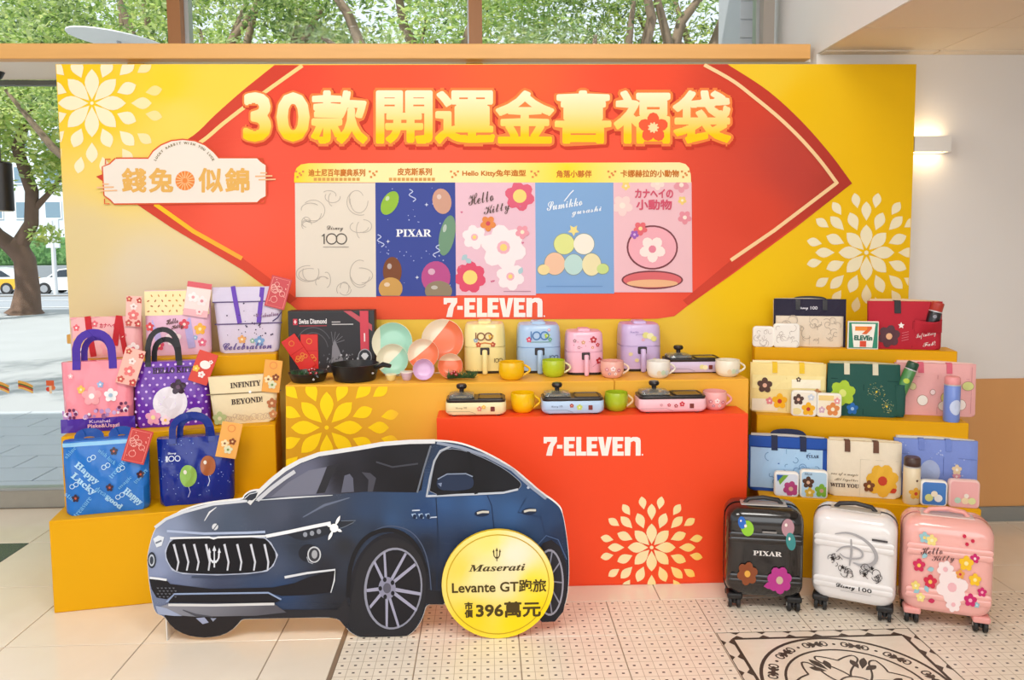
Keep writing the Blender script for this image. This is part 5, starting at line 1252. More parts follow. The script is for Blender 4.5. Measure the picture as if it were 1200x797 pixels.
def d(P, w, h):
    P.text(script('one of a magic'), -24, 26, 4.4, 32, '#9a8a74', .1, 2); P.text(script('All together'), -22, 19.5, 4.4, 28, '#9a8a74', .1, 2); P.text(serif('WITH YOU'), -24, 13, 4.4, 34, '#5c4a40', .3, 2)
    P.rect(-6, 2, -5.3, 45, '#d9cdb4', 1, 1, 4); P.stroke([(-6, 45), (43, 44)], .6, '#d9cdb4', 1)
    P.flower(21, 21, 19, '#e9b53a', '#c8452e', 2, 7); P.flower(5, 14, 7, '#7a4a30', '#e9c46a', 4); P.leaf(30, 8, 9, .4, '#c8452e', 4)
BRT = CANVAS('#6a4634')
r7 = tote('cream canvas tote with brown tabs and script text', 'R', 0, 968, 1057, 518, 583, .055, CANVAS('#ecdfc6'), d, [('tab', -21, 0, 0, 6, BRT, 12), ('tab', 13, 0, 0, 6, BRT, 12)], group=G2, seed=27, lining=CANVAS('#e0d0b0'), rnd=.09, push=0.05)
def d(P, w, h):
    R = random.Random(35)
    for k in range(40): P.star(R.uniform(-50, 50), R.uniform(4, 66), R.uniform(.7, 1.6), '#b9c6ec', 1, .4)
    P.stroke([(8, 4), (8, 48)], .8, '#5f72b4', 2); P.stroke([(-48, 50), (48, 46)], .8, '#6d80bf', 2); P.ell(-8, 30, 12, 14, '#a9b6d9', 2, 20); flowers(P, [(24, 34, 6, '#e9cfa8', '#f6ece0'), (24, 26, 5, '#e09aa8', '#f6e0e0')], 3)
r8 = tote('periwinkle blue tote speckled with small stars', 'R', 0, 1046, 1146, 520, 587, .045, CANVAS('#7d92d6'), d, [('tab', -18, 0, 0, 6, CANVAS('#7187cc'), 12), ('tab', 14, 0, 0, 6, CANVAS('#7187cc'), 12)], group=G2, seed=28, lining=CANVAS('#dcd3bd'), push=0.2)
# square lunch boxes
def lunch(label, k, xl, xr, yt, yb, face, draw, rim='#f6f2ea', T=.03):
    a = RA; p = step_point('R', k, (xl+xr)/2, yb, T+.0)
    O, a0, D, Z = UNITS['R']
    # stand near the step's front edge
    d_ = p-O; ly = d_.x*-math.sin(a)+d_.y*math.cos(a); v = Vector((-math.sin(a), math.cos(a), 0)); p = p+v*(D*k+.008-ly)
    s = mpp(p); kx = s/(math.cos(a)-p.x/p.y*math.sin(a)); cxp = (xl+xr)/2
    for _ in range(5):
        dd = p-Vector((0, 0, EYE)); p = p+Vector((math.cos(a), math.sin(a), 0))*((cxp-(600+FPX*dd.dot(RT)/dd.dot(FW)))*s)
    W, Hh = (xr-xl)*kx, (yb-yt)*s
    t = thing('lunch_box', label, 'box', p, a, 'square lunch boxes on the wall-side stand')
    o = [rrect(W-i*2, Hh-i*2, .016, 4, 0, Hh/2) for i in (.003, 0, 0, .003)]
    MB().rings([[(x, y, z) for x, z in q] for q, y in zip(o, (0, .003, T-.003, T))]).build('container', M(rim, .35), t, True, 40)
    P = Print(lambda A, B: (A*kx, B*s)); P.poly([(x/kx, z/s) for x, z in rrect(W-.012, Hh-.012, .012, 4, 0, Hh/2)], face, 1); P.clip = (-(xr-xl)/2+2, (xr-xl)/2-2, 2, yb-yt-2)
    draw(P, xr-xl, yb-yt); P.build('lid_print', t, 0, SATIN)
    MB().rings([[(x, y, z) for x, z in rrect(W+.003, Hh+.003, .017, 4, 0, Hh/2+.0)] for y in (T*.42, T*.5)]).build('seal_band', M('#d9d2c6', .5), t)
def dl(P, w, h):
    R = random.Random(w)
    for k in range(14): a0 = R.uniform(0, 360); P.ring(R.uniform(-w*.35, w*.35), R.uniform(h*.15, h*.85), R.uniform(1.5, 4), .5, '#bdb0a8', 2, 12, None, a0, a0+200)
lunch('small white lunch box with faint curls beside the black-trimmed tote', 2, 882, 907, 384, 408, '#efe8e0', dl); lunch('larger white lunch box with faint curls before the black-trimmed tote', 2, 906, 937, 381, 409, '#f1ebe2', dl)
lunch('white and yellow lunch box before the pale yellow tote', 1, 927, 957, 460, 490, '#f3ead8', lambda P, w, h: (flowers(P, [(-7, 20, 6.5, '#5a4038', '#e6b39a'), (5, 9, 8, '#f2b31e', '#c23a2a'), (8, 23, 4, '#cfd6e0', '#fff')], 2), P.ell(-9, 6, 6, 4, '#f0dc9a', 2)))
lunch('orange-sketched cream lunch box between the yellow and green totes', 1, 957, 986, 464, 492, '#f6ead0', lambda P, w, h: (P.rect(-13, 20, 5, 26, '#f3d488', 2), flowers(P, [(4, 10, 8, '#e08a4a', '#f6e6c8'), (9, 20, 4, '#e9a0a0', '#fff'), (-9, 9, 4, '#d9b0c0', '#f6ece8')], 3)))
lunch('pale lunch box with green and magenta motifs before the royal blue tote', 0, 907, 936, 551, 580, '#dfe4ee', lambda P, w, h: (P.poly([(-12, 26), (2, 26), (-8, 14)], '#7fae3a', 2), P.poly([(-12, 26), (-4, 26), (-11, 18)], '#2f5fae', 3), P.flower(5, 10, 9, '#b5447a', '#d9b09a', 2, 6)))
lunch('sky blue lunch box with brown and green motifs before the royal blue tote', 0, 937, 970, 550, 583, '#b9d6ea', lambda P, w, h: (P.flower(-7, 19, 7, '#5a3a2a', '#e0b492', 2), P.flower(-5, 7, 6, '#d9b040', '#f3dfa0', 2), P.flower(9, 10, 8, '#7fb03a', '#c99a8a', 2), P.text(serif('PIXAR'), -7, 29, 2.4, 9, '#5a6a80', 0, 3)))
lunch('deep blue lunch box with pastel pebbles before the starry tote', 0, 1078, 1110, 560, 590, '#4a82c9', lambda P, w, h: [P.ell(a, b, r, r*.9, c, 2+i) for i, (a, b, r, c) in enumerate(((-6, 10, 5, '#d9df8e'), (5, 10, 5, '#eef0ec'), (0, 15, 4, '#f3ead0')))])
lunch('pink lunch box with pastel pebbles before the starry tote', 0, 1111, 1148, 558, 591, '#efb0ae', lambda P, w, h: [P.ell(a, b, r, r*.9, c, 2+i) for i, (a, b, r, c) in enumerate(((-8, 9, 4, '#b9d8c2'), (1, 9, 4.6, '#f0d8b0'), (9, 9, 4.6, '#dfe0a0'), (2, 15, 3, '#f3e6d8')))], rim='#f2c4be')
# bottles
def bottle(label, p, px_w, px_h, body, cap, band=None, rotz=0, tilt=0, capf=.24, draw=None, name='drink_bottle'):
    s = mpp(p); r = px_w*s/2; h = px_h*s
    t = thing(name, label, 'bottle', p, rotz); t.rotation_euler = (0, tilt, rotz)
    MB().lathe([(r*.9, 0), (r, .006), (r, h*(1-capf)-.006), (r*.93, h*(1-capf))], 24).build('body', M(body, .3, coat=.3), t, True, 40)
    c = MB().lathe([(r*.9, h*(1-capf)), (r*.97, h*(1-capf)+.003), (r*.95, h*.97), (r*.8, h)], 24).build('cap', M(cap, .35), t, True, 40)
    MB().lathe([(r*1.01, h*(1-capf)-.002), (r*1.01, h*(1-capf)+.003)], 24).build('neck_ring', M(band or '#c9c9c9', .3, .3), t, True)
    if draw:
        P = Print(lambda a, b: (a*s, b*s)); P.sub = 2.5; draw(P); P.build('print', t, 0, SATIN, lambda x, z: -math.sqrt(max(1e-8, r*r-min(x*x, r*r*.98))))
    return t
p = step_point('R', 1, 1114.5, 499, .15, .03); bottle('periwinkle drink bottle with a pink cap before the soft pink tote', p, 17.5, 53, '#7590da', '#ec9a9c', None, capf=.18, draw=lambda P: P.ell(0, 18, 6.5, 9, '#c9d4ee', 1, 16))
p = step_point('R', 0, 1067.5, 589, .15, .03); bottle('cream drink bottle with a dark brown cap beside the cream tote', p, 18.5, 55, '#e9d9b4', '#4a342c', None, capf=.2, draw=lambda P: (P.flower(0, 14, 7, '#e3ab3a', '#c8452e', 1), P.disc(1, 29, 1.4, '#6a4a38', 1, 8)))
def side_pocket(bag, m):                                    # soft pocket on the bag's end that holds a bottle
    W, k = bag['W'], bag['kx']; x0, x1 = W/2-8*k, W/2+6*k; rings = []
    for z, f in ((.004, .80), (.02, .97), (.08, 1.0), (.135, 1.05), (.150, 1.06)):
        xm, hw, hy = (x0+x1)/2, (x1-x0)/2*f, .031*f
        rings.append([(xm+hw*(abs(math.cos(t))**.6)*(1 if math.cos(t) > 0 else -1), hy*(abs(math.sin(t))**.6)*(1 if math.sin(t) > 0 else -1), z) for t in [2*PI*i/20 for i in range(20)]])
    MB().rings(rings, True).build('side_pocket', m, bag['root'], True, 50)
side_pocket(r4, CANVAS('#1c5148'))
w_ = r4['root']; a_ = r4['a']; ux = Vector((math.cos(a_), math.sin(a_), 0))
p = w_.location+ux*(r4['W']/2-.008)+Vector((0, 0, .085))
bottle('dark green drink bottle tilted out of the green tote', p, 13.5, 46, '#4d8a4a', '#1f4a34', None, rotz=a_, tilt=math.radians(20), capf=.2, draw=lambda P: P.ell(-1, 23, 3.4, 3, '#b9cf4a', 1, 12))
yf_, k_, s_ = r2['yf'], r2['kx'], r2['s']                    # loose front pocket of the red tote, bulging around the flask
fx = (1091-1060.5)*k_; rows = []
for side in (0, .0025):
    for j in range(7):
        v = j/6
        for i in range(17):
            u = i/16; x = (10+33*u)*k_; z = (20+15.5*v-2.5*v*math.sin(PI*u))*s_
            rows.append((x, yf_(x, z)-.0045+side-.052*v**.8*math.exp(-((x-fx)/.055)**2)*math.sin(PI*u)**.4, z))
f_ = []
for j in range(6):
    for i in range(16):
        q = j*17+i; f_ += [(q, q+1, q+18, q+17), (119+q, 119+q+17, 119+q+18, 119+q+1)]
f_ += [(6*17+i, 6*17+i+1, 119+6*17+i+1, 119+6*17+i) for i in range(16)]
obj('front_pocket', rows, f_, CANVAS('#b71c30'), r2['root'], True)
w_ = r2['root']; a_ = r2['a']; ux = Vector((math.cos(a_), math.sin(a_), 0)); vy = Vector((-math.sin(a_), math.cos(a_), 0))
p = w_.location+ux*(fx-.006)+vy*(yf_(fx, 30*s_)+.004)+Vector((0, 0, 24*s_))
bottle('red and black flask sticking out of the crimson tote pocket', p, 14.5, 33, '#1d1a1e', '#b33a2e', None, rotz=a_, tilt=math.radians(14), capf=.34, draw=lambda P: P.disc(-1, 16, 2.2, '#8f8f98', 1, 10))
# shop sign on the top step
p = step_point('R', 2, 1011, 409.5, .02); d_ = p-RO
s = mpp(p); t = thing('small_shop_sign', 'small square green-bordered shop logo sign on the top step', 'sign', p, RA)
MB().bbox(-16.8*s, 16.8*s, 0, .012, 0, 33*s, .002, 1).build('plate', M('#efe9dc', .4), t)
P = Print(lambda a, b: (a*s, b*s)); P.rect(-15.6, 1.4, 15.6, 31.6, '#2f8a6c', 1); P.poly([(-13, 30), (13, 30), (10.2, 2.4), (-10.2, 2.4)], '#f6f1e6', 2)
P.poly([(-9, 27), (9, 27), (9, 24.4), (3.4, 18), (-1.8, 18), (2, 22), (-9, 22)], '#ee8a2e', 3); P.poly([(9, 27), (9, 24.4), (3.4, 18), (-1.8, 18), (4, 23.6), (4, 27)], '#e0662e', 4); P.poly([(-3.6, 10), (3.4, 10), (3.4, 3), (-3.6, 3)], '#dd4a2a', 3)
P.text('ELEVEn', 0, 13.6, 5, 19, '#2f6a58', .8, 4); P.build('logo_print', t, 0, SATIN)
# ================================================================== KITCHENWARE ON THE COUNTER
def rr_ring(w, dpt, r, z, n=5, cx=0, cy=0): return [(x, y, z) for x, y in rrect(w, dpt, r, n, cx, cy)]
def loft(st, name, m, parent, smooth=True, angle=40):
    return MB().rings([rr_ring(*a) for a in st]).build(name, m, parent, smooth, angle)
def fryer(label, xc, yb, wpx, hpx, c, trim, draw):
    p = at_z(xc, yb, CZ); s = mpp(p); w = wpx*s; h = hpx*s; dp = w*1.0
    p.y = min(p.y, BY-dp-.012)
    t = thing('air_fryer', label, 'air fryer', (p.x, p.y+dp/2, CZ), 0, 'pastel air fryers')
    m = M(c, .32, coat=.25)
    zs = h*.53
    loft([(w*.93, dp*.93, w*.24, .0), (w*.96, dp*.96, w*.25, .012)], 'base_ring', M('#2c2726', .5), t)
    loft([(w*.98, dp*.98, w*.25, .0125), (w, dp, w*.26, .03), (w, dp, w*.26, zs-.002)], 'drawer', m, t)
    loft([(w*.955, dp*.955, w*.245, zs-.002), (w*.955, dp*.955, w*.245, zs+.002)], 'seam', m, t)
    loft([(w, dp, w*.26, zs+.002), (w*.985, dp*.985, w*.26, h*.80), (w*.95, dp*.95, w*.25, h*.93), (w*.88, dp*.88, w*.24, h*.975), (w*.72, dp*.72, w*.2, h*.985)], 'upper_body', m, t)
    loft([(w*.34, dp*.5, w*.06, h*.98), (w*.32, dp*.48, w*.06, h*1.02), (w*.26, dp*.42, w*.05, h*1.035)], 'lid_grip', m, t)
    y0 = -dp/2
    MB().bbox(-w*.11, w*.11, y0-.006, y0+.004, zs-.036, zs-.002, .003, 1).build('handle_recess', M('#3a3436', .6), t)
    hd = MB().bbox(-w*.062, w*.062, y0-.040, y0-.022, .002, zs-.008, .008, 3).bbox(-w*.05, w*.05, y0-.03, y0, zs-.034, zs-.012, .004, 2).build('handle', m, t, True, 60)
    def yf(x, z):                                             # front face of the rounded body
        ax = max(0, abs(x)-w*.24); r = w*.26; f = 1 if z < h*.8 else 1-.05*(z/h-.8)/.13
        return (-dp/2+r-math.sqrt(max(1e-9, r*r-min(ax, r*.95)**2)))*f
    P = Print(lambda a, b: (a*s, b*s)); P.sub = 4; draw(P); P.build('print', t, 0, SATIN, yf, .0012)
    return t
def d100(P, a, b, r, c, ly=2): P.rect(a-3.7*r, b-2.3*r, a-3.1*r, b+2.3*r, c, ly); P.ring(a-.6*r, b, 2*r, .7*r, c, ly, 18); P.ring(a+3.6*r, b, 2*r, .7*r, c, ly, 18)
def dy(P):
    d100(P, -3, 42, 2.0, '#8a5a3a', 3); flowers(P, [(-10, 38, 2.6, '#9ab4c4', '#d9e4ea'), (7, 42, 3, '#e8b43a', '#f6dc8a'), (-7, 33, 3, '#c9542e', '#f0b48a'), (9, 33, 3, '#b5482e', '#f0b48a')], 2); P.stroke([(-8, 33.5), (0, 35), (9, 33.5)], 1.4, '#d9823a', 2)
    d100(P, 14, 15, 1.0, '#6a6248')
fryer('pale yellow air fryer between coral bowls and yellow mug', 568.5, 431, 46.5, 56.5, '#f0e09a', '#c9b46a', dy)
def db(P):
    d100(P, -2, 40, 2.0, '#4a7ab4', 3); flowers(P, [(-11, 36, 3, '#d9506a', '#f6c4cc'), (8, 40, 3, '#a9c83a', '#e0e89a'), (11, 36, 2, '#5aa07a', '#cfe6d4'), (10, 46, 1.6, '#e09ab0', '#fff')], 2)
    P.rect(-10, 33, 12, 33.8, '#7fa6a0', 2, 8, 1); d100(P, 14, 17, 1.0, '#5a6a80')
fryer('sky blue air fryer standing tallest in the row', 626, 422, 46, 52, '#a9c6e6', '#7f9cc0', db)
def dp_(P):
    flowers(P, [(9, 42, 4, '#b5303a', '#f0b9c0'), (14, 36, 2.4, '#c9424c', '#f3c4c8'), (16, 17, 4, '#b5303a', '#f0b9c0'), (-3, 39, 2.4, '#d9a07a', '#f6e0d0'), (-8, 33, 2, '#c98a9a', '#f6e0e4'), (-13, 41, 2, '#a87a8a', '#f6e0e4'), (8, 33, 1.6, '#d98a5a', '#fff')])
    for k in range(7): P.disc(-14+4.6*k, 36+4*math.sin(k*2), .6, '#cf6a8a', 2, 6)
    P.stroke([(8, 10), (12, 13), (16, 15)], .5, '#c98a9a', 1)
fryer('baby pink air fryer with red blossoms', 686.5, 440, 43.5, 52, '#efb6ca', '#cf94ac', dp_)
def dv(P):
    for i, (a, b, rx, c) in enumerate(((4, 41, 4, '#dfd98a'), (9, 40, 4, '#eee9b8'), (13, 37, 3.4, '#e3dc8a'), (1, 36, 2, '#e0b0c0'), (-13, 20, 2.4, '#e0cfa0'), (-6, 13, 2.4, '#e3d39a'), (14, 13, 2.6, '#ddd08a'))): P.ell(a, b, rx, rx*.9, c, 1+i*.3, 14)
    P.text(script('Sumikko'), -9, 45, 2.6, 10, '#8a76b4', 0, 2); P.text(script('gurashi'), -3, 42, 2.4, 9, '#8a76b4', 0, 2)
fryer('lilac air fryer with pale yellow pebble prints', 744.5, 429, 45.5, 54, '#cdb6e0', '#a58fc0', dv)
def mug(label, xc, yb, wpx, hpx, c, z, rot=0, draw=None, rim=None, handle=None):
    p = at_z(xc, yb, z); s = mpp(p); r = wpx*s/2; h = hpx*s
    if z < CZ: p.y = min(p.y, CY0-2*r-.004)
    t = thing('mug', label, 'mug', (p.x, p.y+r, z), rot, 'pastel mugs')
    MB().lathe([(r*.62, 0), (r*.66, .002), (r*.84, h*.12), (r*.95, h*.32), (r, h*.6), (r*.98, h*.95), (r*.97, h), (r*.92, h), (r*.93, h*.6), (r*.82, h*.2), (r*.3, h*.1)], 32).build('cup', M(c, .22, coat=.3), t, True, 50)
    pts = [(r*.9+wpx*s*.26*math.sin(PI*i/12), 0, h*.84-h*.62*(i/12)) for i in range(13)]
    MB().tube(pts, h*.065, 8).build('handle', M(handle or c, .22, coat=.3), t, True, 60)
    if draw:
        prof = lambda z: r*(.84+.11*(z-h*.12)/(h*.2) if z < h*.32 else .95+.05*min(1, (z-h*.32)/(h*.28)))
        P = Print(lambda a, b: (a*s, b*s)); draw(P); P.build('print', t, 0, SATIN, lambda x, z: -math.sqrt(max(1e-9, prof(z)**2-min(x*x, prof(z)**2*.97))), .001)['kind'] = 'stuff'
    return t
mug('plain yellow mug on the counter beside the pale yellow fryer', 600, 447, 31, 21, '#f1bf12', CZ)
mug('plain lime green mug on the counter between blue and pink fryers', 650, 443.5, 28, 20, '#b4c928', CZ, handle='#e6dfae')
fl_ = lambda P: flowers(P, [(-8, 11, 2.4, '#d98a94', '#fbeeee'), (-1, 12, 3, '#f6e4e4', '#d98a94'), (6, 10, 2.4, '#cf7a86', '#fbeeee'), (2, 6, 2, '#f6e4e4', '#b98aa0'), (-5, 6, 1.8, '#b98aa0', '#fbeeee')])
mug('pink blossom mug on the counter beside the baby pink fryer', 719.5, 444.5, 28, 20, '#eeb0a4', CZ, draw=fl_, handle='#f3d9c4')
pb = lambda P: [P.ell(a, b, 2.6, 3, c, 1+i*.3, 12) for i, (a, b, c) in enumerate(((-2, 7, '#e6cfae'), (3, 7.5, '#cfe0c0'), (8, 7, '#d3dfe6')))]
mug('white pebble-print mug between the lilac fryer and lilac hot plate', 774.5, 444.5, 28, 20, '#efe9df', CZ, draw=pb); mug('white pebble-print mug at the counter end by the lilac hot plate', 857, 443, 29, 19.5, '#f1e9d4', CZ, draw=pb)
mug('plain yellow mug on the red plinth beside the cream hot plate', 613, 484, 28.5, 23, '#f3c40a', RZT)
mug('plain lime green mug on the red plinth beside the blue hot plate', 724, 483, 27.5, 22, '#a9c024', RZT, handle='#e8cf9a')
mug('pink blossom mug on the red plinth beside the pink hot plate', 840, 481, 28, 21.5, '#f3b0ae', RZT, draw=fl_)
LIDG = mat('lid_glass', '#cfd6d6', .04, trans=.85)
def hotplate(label, xl, xr, ybase, hpx, z, c, draw, dp=.125):
    p = at_z((xl+xr)/2, ybase, z); s = mpp(p); w = (xr-xl)*s; h = hpx*s
    if z < CZ: p.y = min(p.y, CY0-.012-dp)
    t = thing('hot_plate', label, 'hot plate', (p.x, p.y+dp/2, z), 0, 'two-pan electric hot plates'); m = M(c, .35, coat=.2)
    for sx in (-1, 1):
        for sy in (-1, 1): MB().lathe([(.008, 0), (.01, .005)], 10, (sx*w*.36, sy*dp*.34, 0)).build('foot', M('#3a3434', .6), t)
    loft([(w*.86, dp*.86, .02, .005), (w*.93, dp*.93, .022, h*.12), (w, dp, .024, h*.3), (w, dp, .024, h*.97), (w*.985, dp*.985, .022, h)], 'housing', m, t)
    pan = MB(); BK = mat('pan_black', '#2a2729', .3)
    o = loft([(w*.97, dp*.97, .022, h), (w*.985, dp*1.0, .022, h+.010), (w*.96, dp*.97, .02, h+.013)], 'pan_frame', BK, t)
    for cx_, ww, nm in ((-w*.24, w*.42, 'left_well'), (w*.24, w*.42, 'right_well')):
        MB().rings([rr_ring(ww, dp*.82, .014, h+.0135, 4, cx_), rr_ring(ww, dp*.82, .014, h+.017, 4, cx_), rr_ring(ww*.94, dp*.76, .012, h+.017, 4, cx_), rr_ring(ww*.92, dp*.74, .012, h+.0138, 4, cx_)]).build(nm, BK, o, True, 40)
    MB().rings([rr_ring(w*.36, dp*.6, .01, h+.0142, 3, w*.24), rr_ring(w*.36, dp*.6, .01, h+.015, 3, w*.24)]).build('pan_floor', mat('pan_black_gloss', '#2a2729', .12), o)
    ld = MB().rings([rr_ring(w*.43, dp*.84, .016, h+.018, 4, -w*.24), rr_ring(w*.40, dp*.78, .016, h+.028, 4, -w*.24), rr_ring(w*.2, dp*.4, .012, h+.036, 4, -w*.24)]).build('lid', LIDG, t, True, 40)
    MB().lathe([(.010, h+.034), (.0105, h+.048), (.021, h+.053), (.0235, h+.062), (.019, h+.070)], 18, (-w*.24, 0, 0)).build('lid_knob', M('#1f1b1c', .35), ld, True, 40)
    MB().bbox(w*.24, w*.24+.018, -dp/2-.003, -dp/2+.002, h*.36, h*.36+.02, .0015, 1).build('switch', M('#7a2a24', .35), t)
    MB().box(w*.24+.0086, w*.24+.0094, -dp/2-.0036, -dp/2-.003, h*.36+.001, h*.36+.019).build('switch_split', M('#3a1414', .5), t)
    P = Print(lambda a, b: (a*s, b*s)); P.stroke([(-(xr-xl)/2+2, 6), (-8, 6), (-4, 4.6), (0, 3)], .5, mix(H(c), (0, 0, 0), .45), 1)
    draw(P); P.build('print', t, -dp/2, SATIN, None, .001)['kind'] = 'stuff'
    return t
hotplate('cream hot plate with glass lid on the red plinth', 523, 593, 485, 16, RZT, '#efdfae', lambda P: (P.text(script('Disney 100'), -17, 10, 3, 13, '#8a7a5a', 0, 2), flowers(P, [(4, 9, 3, '#e08a7a', '#f6e0c0'), (9, 11, 2.4, '#e9bb4a', '#f6e6a8')], 2)))
hotplate('pale blue hot plate with glass lid on the red plinth', 634, 706, 482.5, 16, RZT, '#b4cdea', lambda P: (P.text(script('Disney 100'), -19, 10, 3, 13, '#4a5a78', 0, 2), flowers(P, [(-2, 11, 2.4, '#a8403a', '#e6b09a'), (7, 9, 3.4, '#c6d36a', '#e6ecb0')], 2)))
hotplate('pink hot plate with red blossom print on the red plinth', 745, 824, 480.5, 16.5, RZT, '#f2bcc6', lambda P: flowers(P, [(-5, 10, 2, '#c94a5a', '#f6dce0'), (3, 9, 2.2, '#b5424e', '#f6dce0'), (10, 11, 3, '#c9303e', '#f3c0c4'), (-14, 10, 1.6, '#cf7a8a', '#fff')], 2))
hotplate('lilac hot plate at the end of the counter', 781, 848, 438, 14, CZ, '#d3c3e2', lambda P: [P.ell(a, b, 3, 2.8, c, 2+i*.3, 14) for i, (a, b, c) in enumerate(((8, 8, '#e6df9a'), (12, 7.4, '#efe9c4')))])
# bowls and plates shown on edge
def dish(label, name, cx, cy, rpx, c, c2, ang, off, back=.0, deep=.03, tilt=-.32, wire=True, inner=None):
    Y = 3.47+back; p = at_y(cx, cy, Y); s = mpp(p); r = rpx*s; m = twotone('two_tone_%s_%d' % (name, cx), c, c2, ang, off*r)
    t = thing(name, label, name.split('_')[-1], (p.x, p.y, CZ), 0, 'two-tone tableware')
    zc = max(p.z-CZ, r*.97)
    q = MB().lathe([(.0, 0), (r*.55, 0), (r*.7, -.004), (r*.92, -deep*.8), (r*.985, -deep), (r, -deep+.002), (r*.95, -deep*.75), (r*.72, .004), (r*.5, .006), (r*.5, .01), (0, .01)], 36, (0, 0, 0), 'y')
    o = q.build('dish', m, t, True, 50); o.location = (0, 0, zc); o.rotation_euler = (tilt*.0-.22, 0, 0)
    MB().lathe([(r*.985, -deep-.0008), (r*1.0, -deep-.0002), (r*1.0, -deep+.003)], 36, (0, 0, 0), 'y', False).build('rim', M(c2 if inner is None else inner, .25), o, True, 50)
    if wire:
        MB().tube([(-r*.45, -.03, .003), (-r*.45, .02, .003), (-r*.42, .05, zc*.9)], .0028, 6).tube([(r*.45, -.03, .003), (r*.45, .02, .003), (r*.42, .05, zc*.9)], .0028, 6).tube([(-r*.45, -.03, .003), (r*.45, -.03, .003)], .0028, 6).tube([(-r*.45, -.03, .003), (-r*.45, -.032, .02)], .0028, 6).tube([(r*.45, -.03, .003), (r*.45, -.032, .02)], .0028, 6).build('wire_stand', M('#efe6d4', .4), t)
    return t
MINT, COR, CR = '#a9d8c2', '#ee7d56', '#f0e6cc'
dish('large mint and cream plate on a wire stand', 'dinner_plate', 460.5, 402, 23.5, MINT, CR, PI, .62, .16)
dish('large coral and cream plate on a wire stand', 'dinner_plate', 519, 399, 24.5, COR, CR, math.radians(140), .35, .16)
dish('medium coral and cream bowl before the large coral plate', 'serving_bowl', 496.5, 415.5, 18, COR, CR, math.radians(130), .2, .06, .035)
dish('medium mint and cream bowl before the large mint plate', 'serving_bowl', 461, 429, 18.5, MINT, CR, math.radians(135), .05, .095, .035)
dish('small lilac bowl with a pink rim', 'small_bowl', 497, 436.5, 12.5, '#d9b4d6', '#d9b4d6', 0, 2, -.04, .03, inner='#efb49c', wire=False)
dish('small coral bowl with a cream top edge', 'small_bowl', 528, 432.5, 14.5, COR, '#f3d9b8', PI/2, .45, .0, .03, wire=False)
def cup(label, cx, yb, wpx, hpx, c, rim):
    p = at_z(cx, yb, CZ); s = mpp(p); r = wpx*s/2; h = hpx*s
    t = thing('dipping_cup', label, 'cup', (p.x, p.y+r, CZ), 0)
    MB().lathe([(r*.5, 0), (r*.62, h*.08), (r*.85, h*.6), (r*.97, h*.9), (r*.92, h*.9), (r*.75, h*.5), (r*.4, h*.15)], 24).build('cup', M(c, .25), t, True, 50)
    MB().lathe([(r*.9, h*.9), (r, h*.9), (r, h), (r*.9, h)], 24).build('rim', M(rim, .25), t, True, 50)
cup('tiny yellow dipping cup', 457.5, 447.5, 13.5, 8, '#ecdc94', '#f0e6b8'); cup('tiny lilac dipping cup', 476, 447, 15.5, 10.5, '#cdb6cc', '#efe4e0')
# pan box, pans, envelopes, sprigs
p0 = at_y(339, 424, 3.66); p1 = at_y(440, 424, 3.66); ht = at_y(390, 364, 3.66).z-CZ; w = p1.x-p0.x
t = thing('pan_box', 'black cookware carton with crimson ribbon print standing on the counter', 'box', ((p0.x+p1.x)/2, 3.66, CZ), 0)
MB().bbox(-w/2, w/2, 0, .07, 0, ht, .002, 1).build('carton', M('#2b292c', .4), t)
P = Print(lambda a, b: ((a-389.5)*w/101, (424-b)*ht/60), False); P.sg = -1
def TX(*a, **k): P.text(*a, **k)
P.rect(341, 366, 434, 423, '#343236', 1); P.rect(345, 371.5, 350, 377.5, '#c9384a', 2); P.stroke([(347.5, 372.6), (347.5, 376.4)], 1, '#f6e6e6', 3); P.stroke([(345.9, 374.5), (349.1, 374.5)], 1, '#f6e6e6', 3)
P.text('Swiss Diamond', 368, 374, 4.6, 32, '#eae6e6', .3, 2); P.rect(352, 378, 384, 378.8, '#a83a44', 2); P.rect(390, 374.5, 400, 375.4, '#c9c4c4', 2); P.rect(390, 376.8, 415, 377.7, '#c9c4c4', 2)
P.poly([(404, 364.5), (413, 364.5), (437, 378), (437, 384)], '#c25560', 2); P.rect(423, 364.5, 433, 423, '#cf4656', 3); P.rect(427.2, 386, 428.8, 394, '#f3dcdc', 4)
P.disc(428, 409, 7.4, '#3a3a40', 5, 24); P.ring(428, 409, 7.6, .9, '#a9a9ae', 6, 26); P.poly([(423.5, 407.5), (426, 405), (430, 405), (432.5, 407.5), (428, 412.5)], '#dcdce0', 7)
R = random.Random(9)
for k in range(60): a, b = R.gauss(398, 12), R.gauss(412, 5); P.poly([(a, b-1.5), (a+R.uniform(.5, 2.4), b), (a-1, b+R.uniform(.3, 2))], R.choice(['#8f8f94', '#6a6a70', '#c6c6ca', '#505056']), 2)
for (a0, a1) in ((200, 320), (215, 300)): P.ring(368, 402, 17 if a0 == 200 else 22, .8, '#5a585e', 2, 24, None, a0-360, a1-330)
for k in range(5): P.stroke([(391, 396), (391+14*math.cos(-.3-.35*k), 396+12*math.sin(-.3-.35*k))], .9, '#7a787e', 2, True)
P.poly([(388, 416), (390, 398), (393, 392), (398, 402), (404, 416)], '#85838a', 2)
P.build('carton_print', t, 0, SATIN)
